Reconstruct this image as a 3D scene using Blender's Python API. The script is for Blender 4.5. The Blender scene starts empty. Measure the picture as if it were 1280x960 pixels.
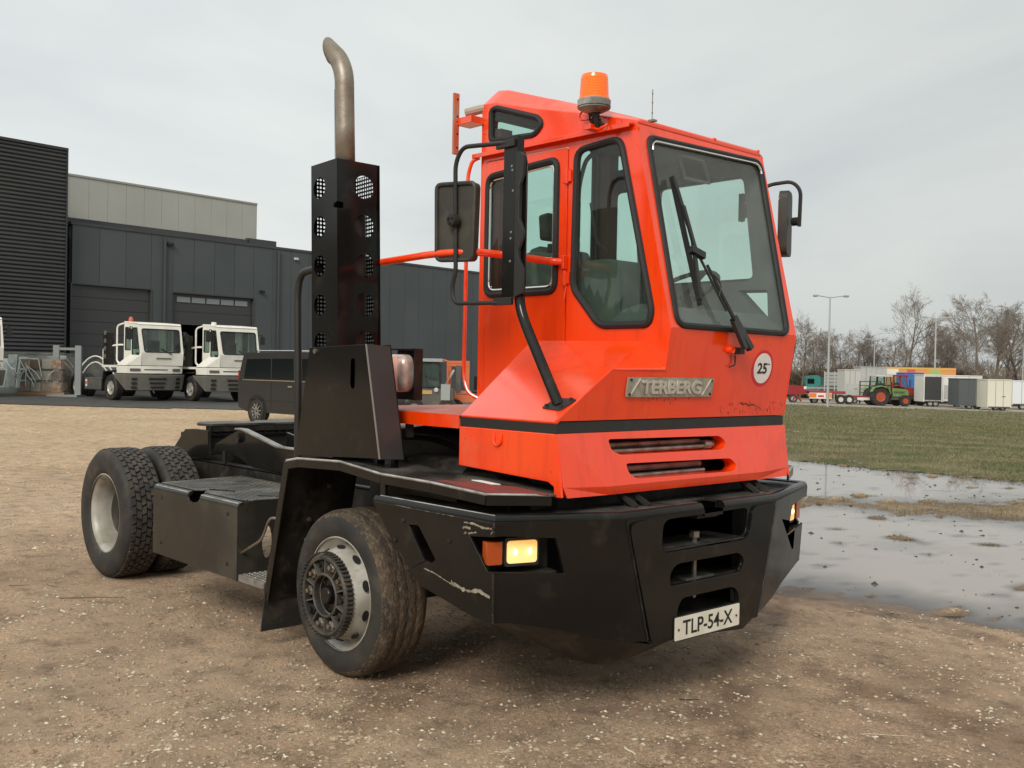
import bpy, bmesh, math, random
import numpy as np
from mathutils import Vector, Matrix, noise
from mathutils.geometry import tessellate_polygon
random.seed(7)
rng = np.random.default_rng(7)
S = bpy.context.scene
COL = S.collection
# ---------------------------------------------------------------- camera
CAM = Vector((4.4935, -4.0842, 1.6151))
YAW, PIT, ROL = math.radians(137.3352), math.radians(-.8248), math.radians(1.0925)
fwd = Vector((math.cos(YAW)*math.cos(PIT), math.sin(YAW)*math.cos(PIT), math.sin(PIT)))
rgt = Vector((math.sin(YAW), -math.cos(YAW), 0))
upv = rgt.cross(fwd)
c_, s_ = math.cos(ROL), math.sin(ROL)
r2_, u2_ = rgt*c_ + upv*s_, upv*c_ - rgt*s_
cd = bpy.data.cameras.new('camera'); cam = bpy.data.objects.new('camera', cd); COL.objects.link(cam)
M = Matrix((r2_, u2_, -fwd)).transposed().to_4x4(); M.translation = CAM
cam.matrix_world = M
cd.sensor_width = 36; cd.lens = 36*1275/1280; cd.clip_start = .05; cd.clip_end = 3000
S.camera = cam
# ---------------------------------------------------------------- sky, sun, exposure
W = bpy.data.worlds.new('World'); S.world = W; W.use_nodes = True
SUN_EL, SUN_AZ = math.radians(38), math.radians(-60)      # soft sun behind thin cloud
nt = W.node_tree; nt.nodes.clear()
def N(nt, t, **kw):
    n = nt.nodes.new(t)
    for k, v in kw.items():
        if hasattr(n, k): setattr(n, k, v)
    return n
wo = N(nt, 'ShaderNodeOutputWorld'); bg1 = N(nt, 'ShaderNodeBackground'); bg2 = N(nt, 'ShaderNodeBackground'); add = N(nt, 'ShaderNodeAddShader')
sky = N(nt, 'ShaderNodeTexSky', sky_type='NISHITA', sun_disc=False)
sky.sun_elevation = SUN_EL; sky.sun_rotation = math.radians(90) - SUN_AZ; sky.dust_density = 4
nt.links.new(sky.outputs[0], bg1.inputs[0]); bg1.inputs[1].default_value = .012
tc = N(nt, 'ShaderNodeTexCoord'); mp = N(nt, 'ShaderNodeMapping'); mp.inputs['Scale'].default_value = (1.2, 1.2, 3.0)
nz = N(nt, 'ShaderNodeTexNoise'); nz.inputs['Scale'].default_value = 1.25; nz.inputs['Detail'].default_value = 6; nz.inputs['Roughness'].default_value = .52; nz.inputs['Distortion'].default_value = .4
nt.links.new(tc.outputs['Generated'], mp.inputs[0]); nt.links.new(mp.outputs[0], nz.inputs[0])
cr = N(nt, 'ShaderNodeValToRGB'); cr.color_ramp.elements[0].position = .32; cr.color_ramp.elements[1].position = .62
cr.color_ramp.elements[0].color = (.55, .585, .59, 1); cr.color_ramp.elements[1].color = (.745, .77, .74, 1)
sx = N(nt, 'ShaderNodeSeparateXYZ'); nt.links.new(tc.outputs['Generated'], sx.inputs[0])
gr = N(nt, 'ShaderNodeValToRGB')   # overcast is a little darker at the horizon than overhead
gr.color_ramp.elements[0].position = -.0; gr.color_ramp.elements[0].color = (.93, .93, .94, 1)
gr.color_ramp.elements[1].position = .55; gr.color_ramp.elements[1].color = (1.12, 1.12, 1.10, 1)
mx = N(nt, 'ShaderNodeMix', data_type='RGBA', blend_type='MULTIPLY'); mx.inputs[0].default_value = 1
nt.links.new(nz.outputs[0], cr.inputs[0]); nt.links.new(sx.outputs[2], gr.inputs[0])
nt.links.new(cr.outputs[0], mx.inputs[6]); nt.links.new(gr.outputs[0], mx.inputs[7])
vd = N(nt, 'ShaderNodeVectorMath', operation='DOT_PRODUCT'); vd.inputs[1].default_value = (rgt.x, rgt.y, 0); vn = N(nt, 'ShaderNodeVectorMath', operation='NORMALIZE'); nt.links.new(tc.outputs['Generated'], vn.inputs[0]); nt.links.new(vn.outputs[0], vd.inputs[0])
side = N(nt, 'ShaderNodeMapRange', interpolation_type='SMOOTHSTEP'); side.inputs[1].default_value = -.5; side.inputs[2].default_value = .6; side.inputs[3].default_value = 1.06; side.inputs[4].default_value = .80; nt.links.new(vd.outputs['Value'], side.inputs[0])   # the cloud deck is thicker towards the east
mx2 = N(nt, 'ShaderNodeMix', data_type='RGBA', blend_type='MULTIPLY'); mx2.inputs[0].default_value = 1; nt.links.new(mx.outputs[2], mx2.inputs[6]); nt.links.new(side.outputs[0], mx2.inputs[7])
nt.links.new(mx2.outputs[2], bg2.inputs[0]); bg2.inputs[1].default_value = 1.07
nt.links.new(bg1.outputs[0], add.inputs[0]); nt.links.new(bg2.outputs[0], add.inputs[1]); nt.links.new(add.outputs[0], wo.inputs[0])
sd = bpy.data.lights.new('sun', 'SUN'); sd.energy = 2.2; sd.angle = math.radians(22); sd.color = (1, .95, .87)
sun = bpy.data.objects.new('sun', sd); COL.objects.link(sun)
sun.rotation_euler = Vector((math.cos(SUN_AZ)*math.cos(SUN_EL), math.sin(SUN_AZ)*math.cos(SUN_EL), math.sin(SUN_EL))).to_track_quat('Z', 'Y').to_euler()
S.view_settings.view_transform = 'Standard'; S.view_settings.look = 'None'; S.view_settings.gamma = 1; S.view_settings.exposure = 0.0
S.render.engine = 'CYCLES'; S.cycles.max_bounces = 8; S.cycles.transparent_max_bounces = 24
# ---------------------------------------------------------------- materials
MT = {}
def mat(name, col, rough=.5, metal=0., col2=None, nscale=8., ramp=(.4, .65), bump=0., bscale=60., coat=0., emis=None, est=0, spec=None,
        trans=0., rvar=0., detail=6., dust=None, dscale=3., dramp=(.5, .75), coords='Object', stretch=None, crough=.12, cior=1.5):
    if name in MT: return MT[name]
    m = bpy.data.materials.new(name); m.use_nodes = True; nt = m.node_tree; b = nt.nodes['Principled BSDF']; L = nt.links.new
    b.inputs['Base Color'].default_value = (*col, 1); b.inputs['Roughness'].default_value = rough; b.inputs['Metallic'].default_value = metal
    if spec is not None: b.inputs['Specular IOR Level'].default_value = spec
    if coat: b.inputs['Coat Weight'].default_value = coat; b.inputs['Coat Roughness'].default_value = crough; b.inputs['Coat IOR'].default_value = cior
    tc = N(nt, 'ShaderNodeTexCoord'); src = tc.outputs[coords]
    if stretch:
        mp = N(nt, 'ShaderNodeMapping'); mp.inputs['Scale'].default_value = stretch; L(src, mp.inputs[0]); src = mp.outputs[0]
    cur = None
    if col2 is not None:
        nz = N(nt, 'ShaderNodeTexNoise'); nz.inputs['Scale'].default_value = nscale; nz.inputs['Detail'].default_value = detail; L(src, nz.inputs[0])
        r = N(nt, 'ShaderNodeValToRGB'); r.color_ramp.elements[0].position, r.color_ramp.elements[1].position = ramp
        r.color_ramp.elements[0].color = (*col, 1); r.color_ramp.elements[1].color = (*col2, 1)
        L(nz.outputs[0], r.inputs[0]); cur = r.outputs[0]
    if dust is not None:
        nz = N(nt, 'ShaderNodeTexNoise'); nz.inputs['Scale'].default_value = dscale; nz.inputs['Detail'].default_value = 9; nz.inputs['Roughness'].default_value = .65; L(src, nz.inputs[0])
        r = N(nt, 'ShaderNodeMapRange'); r.inputs[1].default_value, r.inputs[2].default_value = dramp; L(nz.outputs[0], r.inputs[0])
        mx = N(nt, 'ShaderNodeMix', data_type='RGBA'); L(r.outputs[0], mx.inputs[0])
        if cur: L(cur, mx.inputs[6])
        else: mx.inputs[6].default_value = (*col, 1)
        mx.inputs[7].default_value = (*dust, 1); cur = mx.outputs[2]
    if cur: L(cur, b.inputs['Base Color'])
    if rvar:
        nz = N(nt, 'ShaderNodeTexNoise'); nz.inputs['Scale'].default_value = nscale*.7+1.3; nz.inputs['Detail'].default_value = 7; L(src, nz.inputs[0])
        r = N(nt, 'ShaderNodeMapRange'); r.inputs[1].default_value, r.inputs[2].default_value = .3, .7
        r.inputs[3].default_value, r.inputs[4].default_value = max(.02, rough-rvar), min(1, rough+rvar); L(nz.outputs[0], r.inputs[0]); L(r.outputs[0], b.inputs['Roughness'])
    if bump:
        nz = N(nt, 'ShaderNodeTexNoise'); nz.inputs['Scale'].default_value = bscale; nz.inputs['Detail'].default_value = 4; L(src, nz.inputs[0])
        bp = N(nt, 'ShaderNodeBump'); bp.inputs['Strength'].default_value = bump; bp.inputs['Distance'].default_value = .01; L(nz.outputs[0], bp.inputs['Height']); L(bp.outputs[0], b.inputs['Normal'])
    if emis: b.inputs['Emission Color'].default_value = (*emis, 1); b.inputs['Emission Strength'].default_value = est
    if trans: b.inputs['Transmission Weight'].default_value = trans
    MT[name] = m; return m
def glass(name, tint, refl=.09, rough=.0, dirt=.0):
    m = bpy.data.materials.new(name); m.use_nodes = True; nt = m.node_tree; nt.nodes.clear(); L = nt.links.new
    o = N(nt, 'ShaderNodeOutputMaterial'); t = N(nt, 'ShaderNodeBsdfTransparent'); t.inputs[0].default_value = (*tint, 1)
    g = N(nt, 'ShaderNodeBsdfGlossy'); g.inputs['Roughness'].default_value = rough; g.inputs[0].default_value = (1, 1, 1, 1)
    fr = N(nt, 'ShaderNodeFresnel'); fr.inputs[0].default_value = 1.45
    ge = N(nt, 'ShaderNodeNewGeometry'); inv = N(nt, 'ShaderNodeMath', operation='SUBTRACT'); inv.inputs[0].default_value = 1; L(ge.outputs['Backfacing'], inv.inputs[1]); mu = N(nt, 'ShaderNodeMath', operation='MULTIPLY'); L(fr.outputs[0], mu.inputs[0]); L(inv.outputs[0], mu.inputs[1])
    ms = N(nt, 'ShaderNodeMixShader'); L(mu.outputs[0], ms.inputs[0]); L(t.outputs[0], ms.inputs[1]); L(g.outputs[0], ms.inputs[2])
    out = ms.outputs[0]
    if dirt:
        d = N(nt, 'ShaderNodeBsdfDiffuse'); d.inputs[0].default_value = (.5, .5, .45, 1)
        tcx = N(nt, 'ShaderNodeTexCoord'); nz = N(nt, 'ShaderNodeTexNoise'); nz.inputs['Scale'].default_value = 3; nz.inputs['Detail'].default_value = 8; L(tcx.outputs['Object'], nz.inputs[0])
        mr = N(nt, 'ShaderNodeMapRange'); mr.inputs[1].default_value = .3; mr.inputs[2].default_value = .8; mr.inputs[3].default_value = dirt*.4; mr.inputs[4].default_value = dirt*1.6; L(nz.outputs[0], mr.inputs[0])
        m2 = N(nt, 'ShaderNodeMixShader'); L(mr.outputs[0], m2.inputs[0]); L(out, m2.inputs[1]); L(d.outputs[0], m2.inputs[2]); out = m2.outputs[0]
    L(out, o.inputs[0]); MT[name] = m; return m
orange = mat('orange_paint', (.93, .050, .001), .45, col2=(.95, .070, .003), nscale=1.6, ramp=(.42, .7), coat=1., crough=.16, cior=1.72, spec=.05, rvar=.12, dust=(.66, .17, .085), dscale=2.2, dramp=(.56, .86), bump=.12, bscale=3.2, stretch=(1, 1, .8))
# road film, fine chips and faint drip streaks over the orange paint
nt = orange.node_tree; b_ = nt.nodes['Principled BSDF']; src = b_.inputs['Base Color'].links[0].from_socket
tc = N(nt, 'ShaderNodeTexCoord')
def layer(src, scale, st, lo, hi, col, det=8):
    mp = N(nt, 'ShaderNodeMapping'); mp.inputs['Scale'].default_value = st; nt.links.new(tc.outputs['Object'], mp.inputs[0])
    nz = N(nt, 'ShaderNodeTexNoise'); nz.inputs['Scale'].default_value = scale; nz.inputs['Detail'].default_value = det; nz.inputs['Roughness'].default_value = .7; nt.links.new(mp.outputs[0], nz.inputs[0])
    r = N(nt, 'ShaderNodeMapRange'); r.inputs[1].default_value = lo; r.inputs[2].default_value = hi; nt.links.new(nz.outputs[0], r.inputs[0])
    mx = N(nt, 'ShaderNodeMix', data_type='RGBA', blend_type='MULTIPLY'); nt.links.new(r.outputs[0], mx.inputs[0]); nt.links.new(src, mx.inputs[6]); mx.inputs[7].default_value = (*col, 1); return mx.outputs[2]
src = layer(src, 1.6, (7, 7, .55), .52, .80, (.74, .62, .62)); src = layer(src, 34, (1, 1, 1), .70, .76, (.30, .20, .18), 3); src = layer(src, 2.6, (1, 1, 1), .55, .85, (.80, .72, .9))
nt.links.new(src, b_.inputs['Base Color'])
black = mat('black_paint', (.0045, .0043, .0038), .5, col2=(.008, .0076, .0065), nscale=3, coat=.55, crough=.11, spec=.1, rvar=.12, dust=(.06, .048, .034), dscale=4.5, dramp=(.58, .95), bump=.06, bscale=30)
blackm = mat('black_metal_worn', (.009, .0085, .008), .5, col2=(.02, .018, .015), nscale=4, spec=.35, rvar=.15, dust=(.09, .072, .052), dscale=6, dramp=(.5, .9), bump=.15, bscale=40)
deckm = mat('deck_paint_worn', (.02, .02, .019), .42, col2=(.055, .052, .047), nscale=5, rvar=.2, dust=(.16, .14, .115), dscale=4, dramp=(.45, .8), bump=.3, bscale=90)
rubber = mat('rubber_gasket', (.014, .014, .014), .6, rvar=.1)
tyrem = mat('tyre_rubber', (.018, .017, .016), .7, col2=(.034, .031, .026), nscale=5, dust=(.10, .075, .05), dscale=7, dramp=(.52, .85), bump=.15, bscale=50)
tyremud = mat('tyre_rubber_muddy', (.032, .025, .019), .85, col2=(.085, .058, .036), nscale=7, ramp=(.35, .65), dust=(.20, .145, .095), dscale=30, dramp=(.48, .72), bump=.8, bscale=70, stretch=(1, 2.2, 1))
rimw = mat('rim_white_paint', (.47, .455, .41), .42, .15, col2=(.30, .28, .23), nscale=5, rvar=.15, dust=(.14, .105, .07), dscale=9, dramp=(.55, .8), bump=.1)
steel = mat('bare_steel', (.35, .33, .30), .4, .8, col2=(.22, .17, .12), nscale=12, rvar=.15)
exh = mat('exhaust_steel', (.30, .265, .215), .5, .55, col2=(.23, .19, .145), nscale=6, rvar=.12, dust=(.13, .10, .075), dscale=5, dramp=(.5, .85), bump=.2, bscale=30)
chrome = mat('chrome', (.75, .73, .70), .15, 1.)
glassm = glass('tinted_glass', (.84, .94, .905), dirt=.015)
glassw = glass('windscreen_glass', (.90, .955, .935), dirt=.06)
interior = mat('cab_lining', (.085, .090, .090), .8, col2=(.11, .115, .115))
liner = mat('cab_pillar_lining', (.10, .025, .018), .6)
seatm = mat('seat_fabric', (.085, .085, .075), .95, col2=(.14, .135, .11), nscale=12)
plast = mat('black_plastic', (.018, .018, .017), .48, rvar=.1, dust=(.06, .055, .045), dscale=5, dramp=(.55, .9))
beaconm = mat('amber_beacon_lens', (.95, .16, .01), .2, coat=.5, emis=(1, .16, .005), est=.25)
amber = mat('amber_lens', (.42, .065, .008), .25, coat=.4)
lit = mat('lit_headlamp', (.9, .75, .4), .3, emis=(1, .46, .08), est=.75)
bulb = mat('lit_bulb', (1, .9, .6), .3, emis=(1, .74, .30), est=6)
aluc = mat('cast_aluminium_badge', (.40, .38, .31), .5, .2, col2=(.28, .26, .20), nscale=30, bump=.2, bscale=80)
aluh = mat('badge_letters', (.60, .58, .50), .4, .2, col2=(.48, .45, .38), nscale=30)
white = mat('white_plate', (.78, .76, .66), .35, col2=(.68, .65, .54), nscale=9)
ink = mat('black_ink', (.01, .01, .01), .5)
redm = mat('red_sign', (.62, .02, .03), .4)
rust = mat('bare_chipped_paint', (.30, .28, .22), .6, col2=(.20, .16, .11), nscale=30)
bwhite = mat('offwhite_paint', (.82, .80, .73), .4, col2=(.74, .72, .64), nscale=2, coat=.15)
dgrey = mat('dark_grey_paint', (.085, .085, .08), .5, dust=(.2, .17, .13), dscale=2, dramp=(.5, .9))
checker = mat('checker_plate', (.05, .049, .044), .42, col2=(.095, .09, .08), nscale=6, rvar=.2, dust=(.2, .18, .15), dscale=3, dramp=(.45, .8), bump=.5, bscale=60)
stepm = mat('galvanised_step', (.28, .27, .24), .5, .4, col2=(.16, .14, .12), nscale=20, bump=.4, bscale=60)
# ---------------------------------------------------------------- geometry helpers
class G:
    def __init__(s): s.v = []; s.f = []
    def add(s, vs, fs):
        o = len(s.v); s.v += [tuple(v) for v in vs]; s.f += [tuple(i+o for i in f) for f in fs]; return s
    def box(s, x0, x1, y0, y1, z0, z1):
        vs = [(x, y, z) for x in (x0, x1) for y in (y0, y1) for z in (z0, z1)]
        return s.add(vs, [(0, 1, 3, 2), (4, 6, 7, 5), (0, 4, 5, 1), (2, 3, 7, 6), (0, 2, 6, 4), (1, 5, 7, 3)])
    def slab(s, outer, vec, holes=()):
        vec = Vector(vec); loops = [[Vector(p) for p in outer]] + [[Vector(p) for p in h] for h in holes]
        flat = [p for l in loops for p in l]; n = len(flat)
        tri = tessellate_polygon(loops); vs = flat + [p+vec for p in flat]; fs = []
        nn = None
        for t in tri:
            a, b, c = (flat[i] for i in t); k = (b-a).cross(c-a)
            if k.length < 1e-12: continue
            if k.dot(vec) > 0: t = (t[0], t[2], t[1])
            fs.append(tuple(t)); fs.append((t[2]+n, t[1]+n, t[0]+n))
        o = 0
        for li, l in enumerate(loops):
            m = len(l); ar = Vector((0, 0, 0))
            for i in range(m): ar += l[i].cross(l[(i+1) % m])
            ccw = ar.dot(vec) < 0
            for i in range(m):
                a, b = o+i, o+(i+1) % m
                q = (b, a, a+n, b+n) if (ccw != (li > 0)) else (a, b, b+n, a+n)
                fs.append(q)
            o += m
        return s.add(vs, fs)
    def prism(s, poly, ax, a, b, holes=()):
        def P(p):
            return {'x': (a, p[0], p[1]), 'y': (p[0], a, p[1]), 'z': (p[0], p[1], a)}[ax]
        d = b-a; vec = {'x': (d, 0, 0), 'y': (0, d, 0), 'z': (0, 0, d)}[ax]
        return s.slab([P(p) for p in poly], vec, [[P(p) for p in h] for h in holes])
    def tube(s, pts, r, n=8, closed=False, rs=None, flat=1.):
        pts = [Vector(p) for p in pts]; m = len(pts); rings = []; prev = None
        for i, p in enumerate(pts):
            if closed: t = pts[(i+1) % m]-pts[i-1]
            else: t = pts[min(i+1, m-1)]-pts[max(i-1, 0)]
            t.normalize()
            if prev is None:
                a = Vector((0, 0, 1)) if abs(t.z) < .9 else Vector((1, 0, 0)); u = t.cross(a).normalized()
            else:
                u = prev - t*prev.dot(t)
                u = u.normalized() if u.length > 1e-6 else t.orthogonal().normalized()
            prev = u; w = t.cross(u); rr = rs[i] if rs else r
            rings.append([p + (u*math.cos(k*2*math.pi/n) + w*math.sin(k*2*math.pi/n)*flat)*rr for k in range(n)])
        vs = [q for R in rings for q in R]; fs = []
        for i in range(m if closed else m-1):
            j = (i+1) % m
            for k in range(n): fs.append((i*n+k, i*n+(k+1) % n, j*n+(k+1) % n, j*n+k))
        if not closed: fs += [tuple(range(n-1, -1, -1)), tuple((m-1)*n+k for k in range(n))]
        return s.add(vs, fs)
    def lathe(s, prof, c=(0, 0, 0), ax='y', n=32, closed=False):
        vs = []; fs = []; m = len(prof)
        for k in range(n):
            a = 2*math.pi*k/n; ca, sa = math.cos(a), math.sin(a)
            for r, h in prof:
                p = {'y': (r*ca, h, r*sa), 'z': (r*ca, r*sa, h), 'x': (h, r*ca, r*sa)}[ax]
                vs.append((p[0]+c[0], p[1]+c[1], p[2]+c[2]))
        for k in range(n):
            q = (k+1) % n
            for i in range(m if closed else m-1):
                j = (i+1) % m; fs.append((k*m+i, k*m+j, q*m+j, q*m+i))
        return s.add(vs, fs)
    def bar(s, a, b, w, h, up=(0, 0, 1)):
        a, b = Vector(a), Vector(b); t = (b-a).normalized(); up = Vector(up); x = t.cross(up)
        x = x.normalized() if x.length > 1e-6 else t.orthogonal().normalized(); y = x.cross(t)
        vs = [q + x*sx*w/2 + y*sy*h/2 for q in (a, b) for sx, sy in ((-1, -1), (1, -1), (1, 1), (-1, 1))]
        return s.add(vs, [(3, 2, 1, 0), (4, 5, 6, 7), (0, 1, 5, 4), (1, 2, 6, 5), (2, 3, 7, 6), (3, 0, 4, 7)])
    def build(s, name, m, parent=None, smooth=False, bevel=0, seg=2, label=None, fix=True, xf=None, kind=None, auto=None):
        me = bpy.data.meshes.new(name); me.from_pydata(s.v, [], s.f)
        if xf is not None: me.transform(xf)
        if fix:
            b = bmesh.new(); b.from_mesh(me); bmesh.ops.remove_doubles(b, verts=b.verts, dist=1e-6) if fix == 2 else None
            bmesh.ops.recalc_face_normals(b, faces=b.faces); b.to_mesh(me); b.free()
        for mm in (m if isinstance(m, (list, tuple)) else [m]): me.materials.append(mm)
        if smooth or auto:
            me.polygons.foreach_set('use_smooth', [True]*len(me.polygons))
            me.set_sharp_from_angle(angle=math.radians(auto or 35))
        o = bpy.data.objects.new(name, me); COL.objects.link(o)
        if parent: o.parent = parent
        if bevel:
            bm = o.modifiers.new('bevel', 'BEVEL'); bm.width = bevel; bm.segments = seg; bm.limit_method = 'ANGLE'; bm.angle_limit = math.radians(40); bm.harden_normals = True
            me.polygons.foreach_set('use_smooth', [True]*len(me.polygons)); me.set_sharp_from_angle(angle=math.radians(34))
        if label: o['label'] = label
        if kind: o['kind'] = kind
        return o
def empty(name, label, cat, loc=(0, 0, 0), rz=0, group=None):
    o = bpy.data.objects.new(name, None); COL.objects.link(o); o.location = loc; o.rotation_euler = (0, 0, rz); o.empty_display_size = .3
    o['label'] = label; o['category'] = cat
    if group: o['group'] = group
    return o
def tag(o, label, cat, group=None):
    o['label'] = label; o['category'] = cat
    if group: o['group'] = group
    return o
def copy_tree(o, parent=None):
    c = o.copy(); COL.objects.link(c); c.parent = parent
    for ch in list(o.children): copy_tree(ch, c)
    return c
def rnd2(poly, r, seg=4):
    out = []; m = len(poly); rr = r if isinstance(r, (list, tuple)) else [r]*m
    for i in range(m):
        p0, p, p1 = Vector(poly[i-1]), Vector(poly[i]), Vector(poly[(i+1) % m]); R = rr[i]
        a, b = (p0-p), (p1-p); d = min(R, a.length*.49, b.length*.49)
        if d < 1e-5: out.append(tuple(p)); continue
        a = p + a.normalized()*d; b = p + b.normalized()*d
        for k in range(seg+1):
            t = k/seg; out.append(tuple(a*(1-t)**2 + p*2*t*(1-t) + b*t*t))
    return out
def smooth_path(pts, r, seg=5):
    pts = [Vector(p) for p in pts]; out = [pts[0]]
    for i in range(1, len(pts)-1):
        p = pts[i]; a = pts[i-1]-p; b = pts[i+1]-p; d = min(r, a.length*.49, b.length*.49)
        a = p+a.normalized()*d; b = p+b.normalized()*d
        for k in range(seg+1):
            t = k/seg; out.append(a*(1-t)**2 + p*2*t*(1-t) + b*t*t)
    out.append(pts[-1]); return out
def circ(cx, cy, r, n=20, ry=None):
    ry = ry or r; return [(cx+r*math.cos(2*math.pi*k/n), cy+ry*math.sin(2*math.pi*k/n)) for k in range(n)]
def textmesh(body, w, h, depth, bold=0.):
    c = bpy.data.curves.new('t', 'FONT'); c.body = body; c.extrude = .02; c.offset = bold; c.align_x = 'CENTER'
    o = bpy.data.objects.new('t', c); COL.objects.link(o); bpy.context.view_layer.update()
    me = bpy.data.meshes.new_from_object(o); bpy.data.objects.remove(o)
    co = np.array([v.co for v in me.vertices]); lo, hi = co.min(0), co.max(0); co = (co-(lo+hi)/2)/np.maximum(hi-lo, 1e-6)*np.array([w, h, depth])
    me.vertices.foreach_set('co', co.ravel().astype(np.float32)); return me
def textobj(name, body, w, h, depth, m, loc, ux, uy, parent, bold=0.):
    me = textmesh(body, w, h, depth, bold); me.materials.clear(); me.materials.append(m); me.name = name
    ux, uy = Vector(ux).normalized(), Vector(uy).normalized(); uz = ux.cross(uy)
    X = Matrix((ux, uy, uz)).transposed().to_4x4(); X.translation = Vector(loc); me.transform(X)
    o = bpy.data.objects.new(name, me); COL.objects.link(o); o.parent = parent; return o
# ---------------------------------------------------------------- terrain
RX, RY = math.sin(YAW), -math.cos(YAW); FX, FY = math.cos(YAW), math.sin(YAW)
def ud(x, y): return (x-CAM.x)*RX+(y-CAM.y)*RY, (x-CAM.x)*FX+(y-CAM.y)*FY
def xy(u, d): return CAM.x+u*RX+d*FX, CAM.y+u*RY+d*FY
ZW = -.045
def rut(u, d):
    # wheel tracks pressed into the yard
    h = 0
    for a, b, c in ((-.9, .34, .0), (.75, .34, .0), (2.6, -.62, .004), (4.4, -.62, .004)):
        e = u-(a+b*(d-4)+c*(d-4)**2); w = .19
        if abs(e) < .5: h += -.016*math.exp(-(e/w)**4)+.010*math.exp(-((abs(e)-.27)/.07)**2)
    return h
def sstep(a, b, t): t = min(1, max(0, (t-a)/(b-a))); return t*t*(3-2*t)
def n3(x, y, s, o=0): return noise.noise(Vector((x*s, y*s, o)))
ISL = [1, 0]
def inside(x, y):
    u, d = ud(x, y)
    near = np.interp(u, [1, 2.2, 2.9, 3.4, 8, 20], [8.7, 7.95, 7.35, 6.75, 5.6, 5]); far = np.interp(u, [2, 5.4, 6.6, 8.3, 14, 22], [21.5, 20.1, 18.2, 16.6, 13.2, 11])
    a = min((d-near)*.5, (far-d)*.32, (u-.17*d)*.5, (17-u)*.5)
    a += n3(x, y, .9, 3)*.16 + n3(x, y, 3.1, 5)*.09 + n3(x, y, 8, 9)*.05
    mid = np.interp(u, [3.2, 4.5, 6.4, 9, 16], [13.9, 13.1, 12.5, 12.0, 11.4]); wd = np.interp(u, [3.0, 4.0, 4.8, 6.3, 10, 16], [-.4, -.05, .2, .75, 1.15, 1.3])
    isl = (abs(d-mid)-wd) * .32 + n3(x, y, 1.3, 21)*.16 + n3(x, y, 4.5, 22)*.12
    ISL[0], ISL[1] = isl, a
    return min(a, isl)
def ground(x, y):
    u, d = ud(x, y); ds = math.hypot(x, y)
    t = -.0148*u*sstep(20, 50, ds) - .45*sstep(25, 60, ds)*sstep(2, 12, u)
    if -2 < u < 20 and 3 < d < 26:
        a = inside(x, y); lump = max(0, n3(x, y, 2.6, 31)-.30)*.16 + max(0, n3(x, y, 9, 33)-.33)*.07
        cap = .017 if ISL[0] < ISL[1] else -ZW
        if a > 0: h = ZW - min(.035, a*.06) + lump*(1 if a < .75 else .75)
        else: h = ZW + min(cap, -a*.11) + (max(0, n3(x, y, 3.3, 44))*.02 if cap < .03 else 0)
        w = sstep(-1.0, -.25, a); t = t*(1-w) + h*w
    if ds < 30: t += (n3(x, y, .45, 1)*.02 + n3(x, y, 1.7, 2)*.007 + n3(x, y, 7, 6)*.0035)*sstep(.3, 1.2, min(abs(abs(y)-1.0)+(0 if -3.8 < x < .6 else 2), 3))*(0.35 if ds < 5 else 1)
    if 1 < d < 14 and -6 < u < 6: t += rut(u, d)*sstep(.8, 1.6, max(abs(y)-.2, 2 if x < -4 else 0))*(1 if not (u > 1.5 and d > 7) else 0)*max(0, .6+n3(x, y, .6, 90))
    return t
# ================================================================ the orange terminal tractor
T = empty('terminal_tractor', 'orange and black terminal tractor with a tall exhaust stack parked on the muddy gravel', 'terminal tractor', (0, 0, 0))
def WX(z): return 1.155+(2.845-z)*.2419          # windscreen plane
def NX(z): return 1.335+(z-1.387)*.146           # nose plane
YN, YF = -.2, .9
# ---- cab side panels
side_out = [(-.02, 1.40), (1.322, 1.40), (1.355, 1.631), (1.3705, 1.634), (1.40, 1.83), (1.152, 2.862), (.731, 2.972), (.456, 3.038), (.092, 3.135), (-.02, 3.145)]
w_top = rnd2([(.062, 2.925), (.062, 3.10), (.10, 3.11), (.45, 2.995), (.485, 2.955), (.43, 2.905)], [.03, .02, .03, .03, .03, .05])
w_front = rnd2([(.742, 2.05), (.752, 2.772), (1.055, 2.79), (1.282, 1.91), (1.262, 1.848), (.935, 1.848)], [.04, .06, .06, .05, .05, .05])
door_o = rnd2([(.029, 1.47), (.692, 1.47), (.692, 2.803), (.029, 2.812)], .02)
door_in = rnd2([(.034, 1.475), (.686, 1.475), (.686, 2.798), (.034, 2.807)], .018)
w_door = rnd2([(.052, 2.04), (.612, 2.04), (.612, 2.745), (.052, 2.72)], .055)
fw1 = rnd2([(.045, 2.17), (.31, 2.17), (.31, 2.78), (.045, 2.78)], .05)
fw2 = rnd2([(.41, 2.15), (1.13, 2.15), (1.045, 2.76), (.41, 2.76)], .05)
fw3 = rnd2([(1.03, 2.095), (1.225, 2.09), (1.235, 1.90)], .02)
fw0 = rnd2([(.045, 2.90), (.045, 3.03), (.12, 3.03), (.36, 2.92)], .03)
def shr(p, d):
    c = Vector((sum(q[0] for q in p)/len(p), sum(q[1] for q in p)/len(p))); out = []
    for q in p:
        v = Vector(q)-c; out.append(tuple(c+v*(1+d/max(v.length, .05))))
    return out
g = G().prism(side_out, 'y', YN, YN+.012, [w_top, w_front, door_o]); nsp = g.build('side_panel', orange, T)
side_in = [(.0, 1.41), (1.30, 1.41), (1.335, 1.63), (1.37, 1.83), (1.125, 2.84), (.72, 2.955), (.45, 3.02), (.0, 3.125)]
G().prism(side_in, 'y', YN+.0125, YN+.03, [shr(w_top, .004), shr(w_front, .004), shr(door_o, .03)]).build('cab_lining', interior, T)
g = G().prism(side_out, 'y', YF-.012, YF, [fw0, fw1, fw2, fw3]); g.build('side_panel', orange, T)
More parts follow.
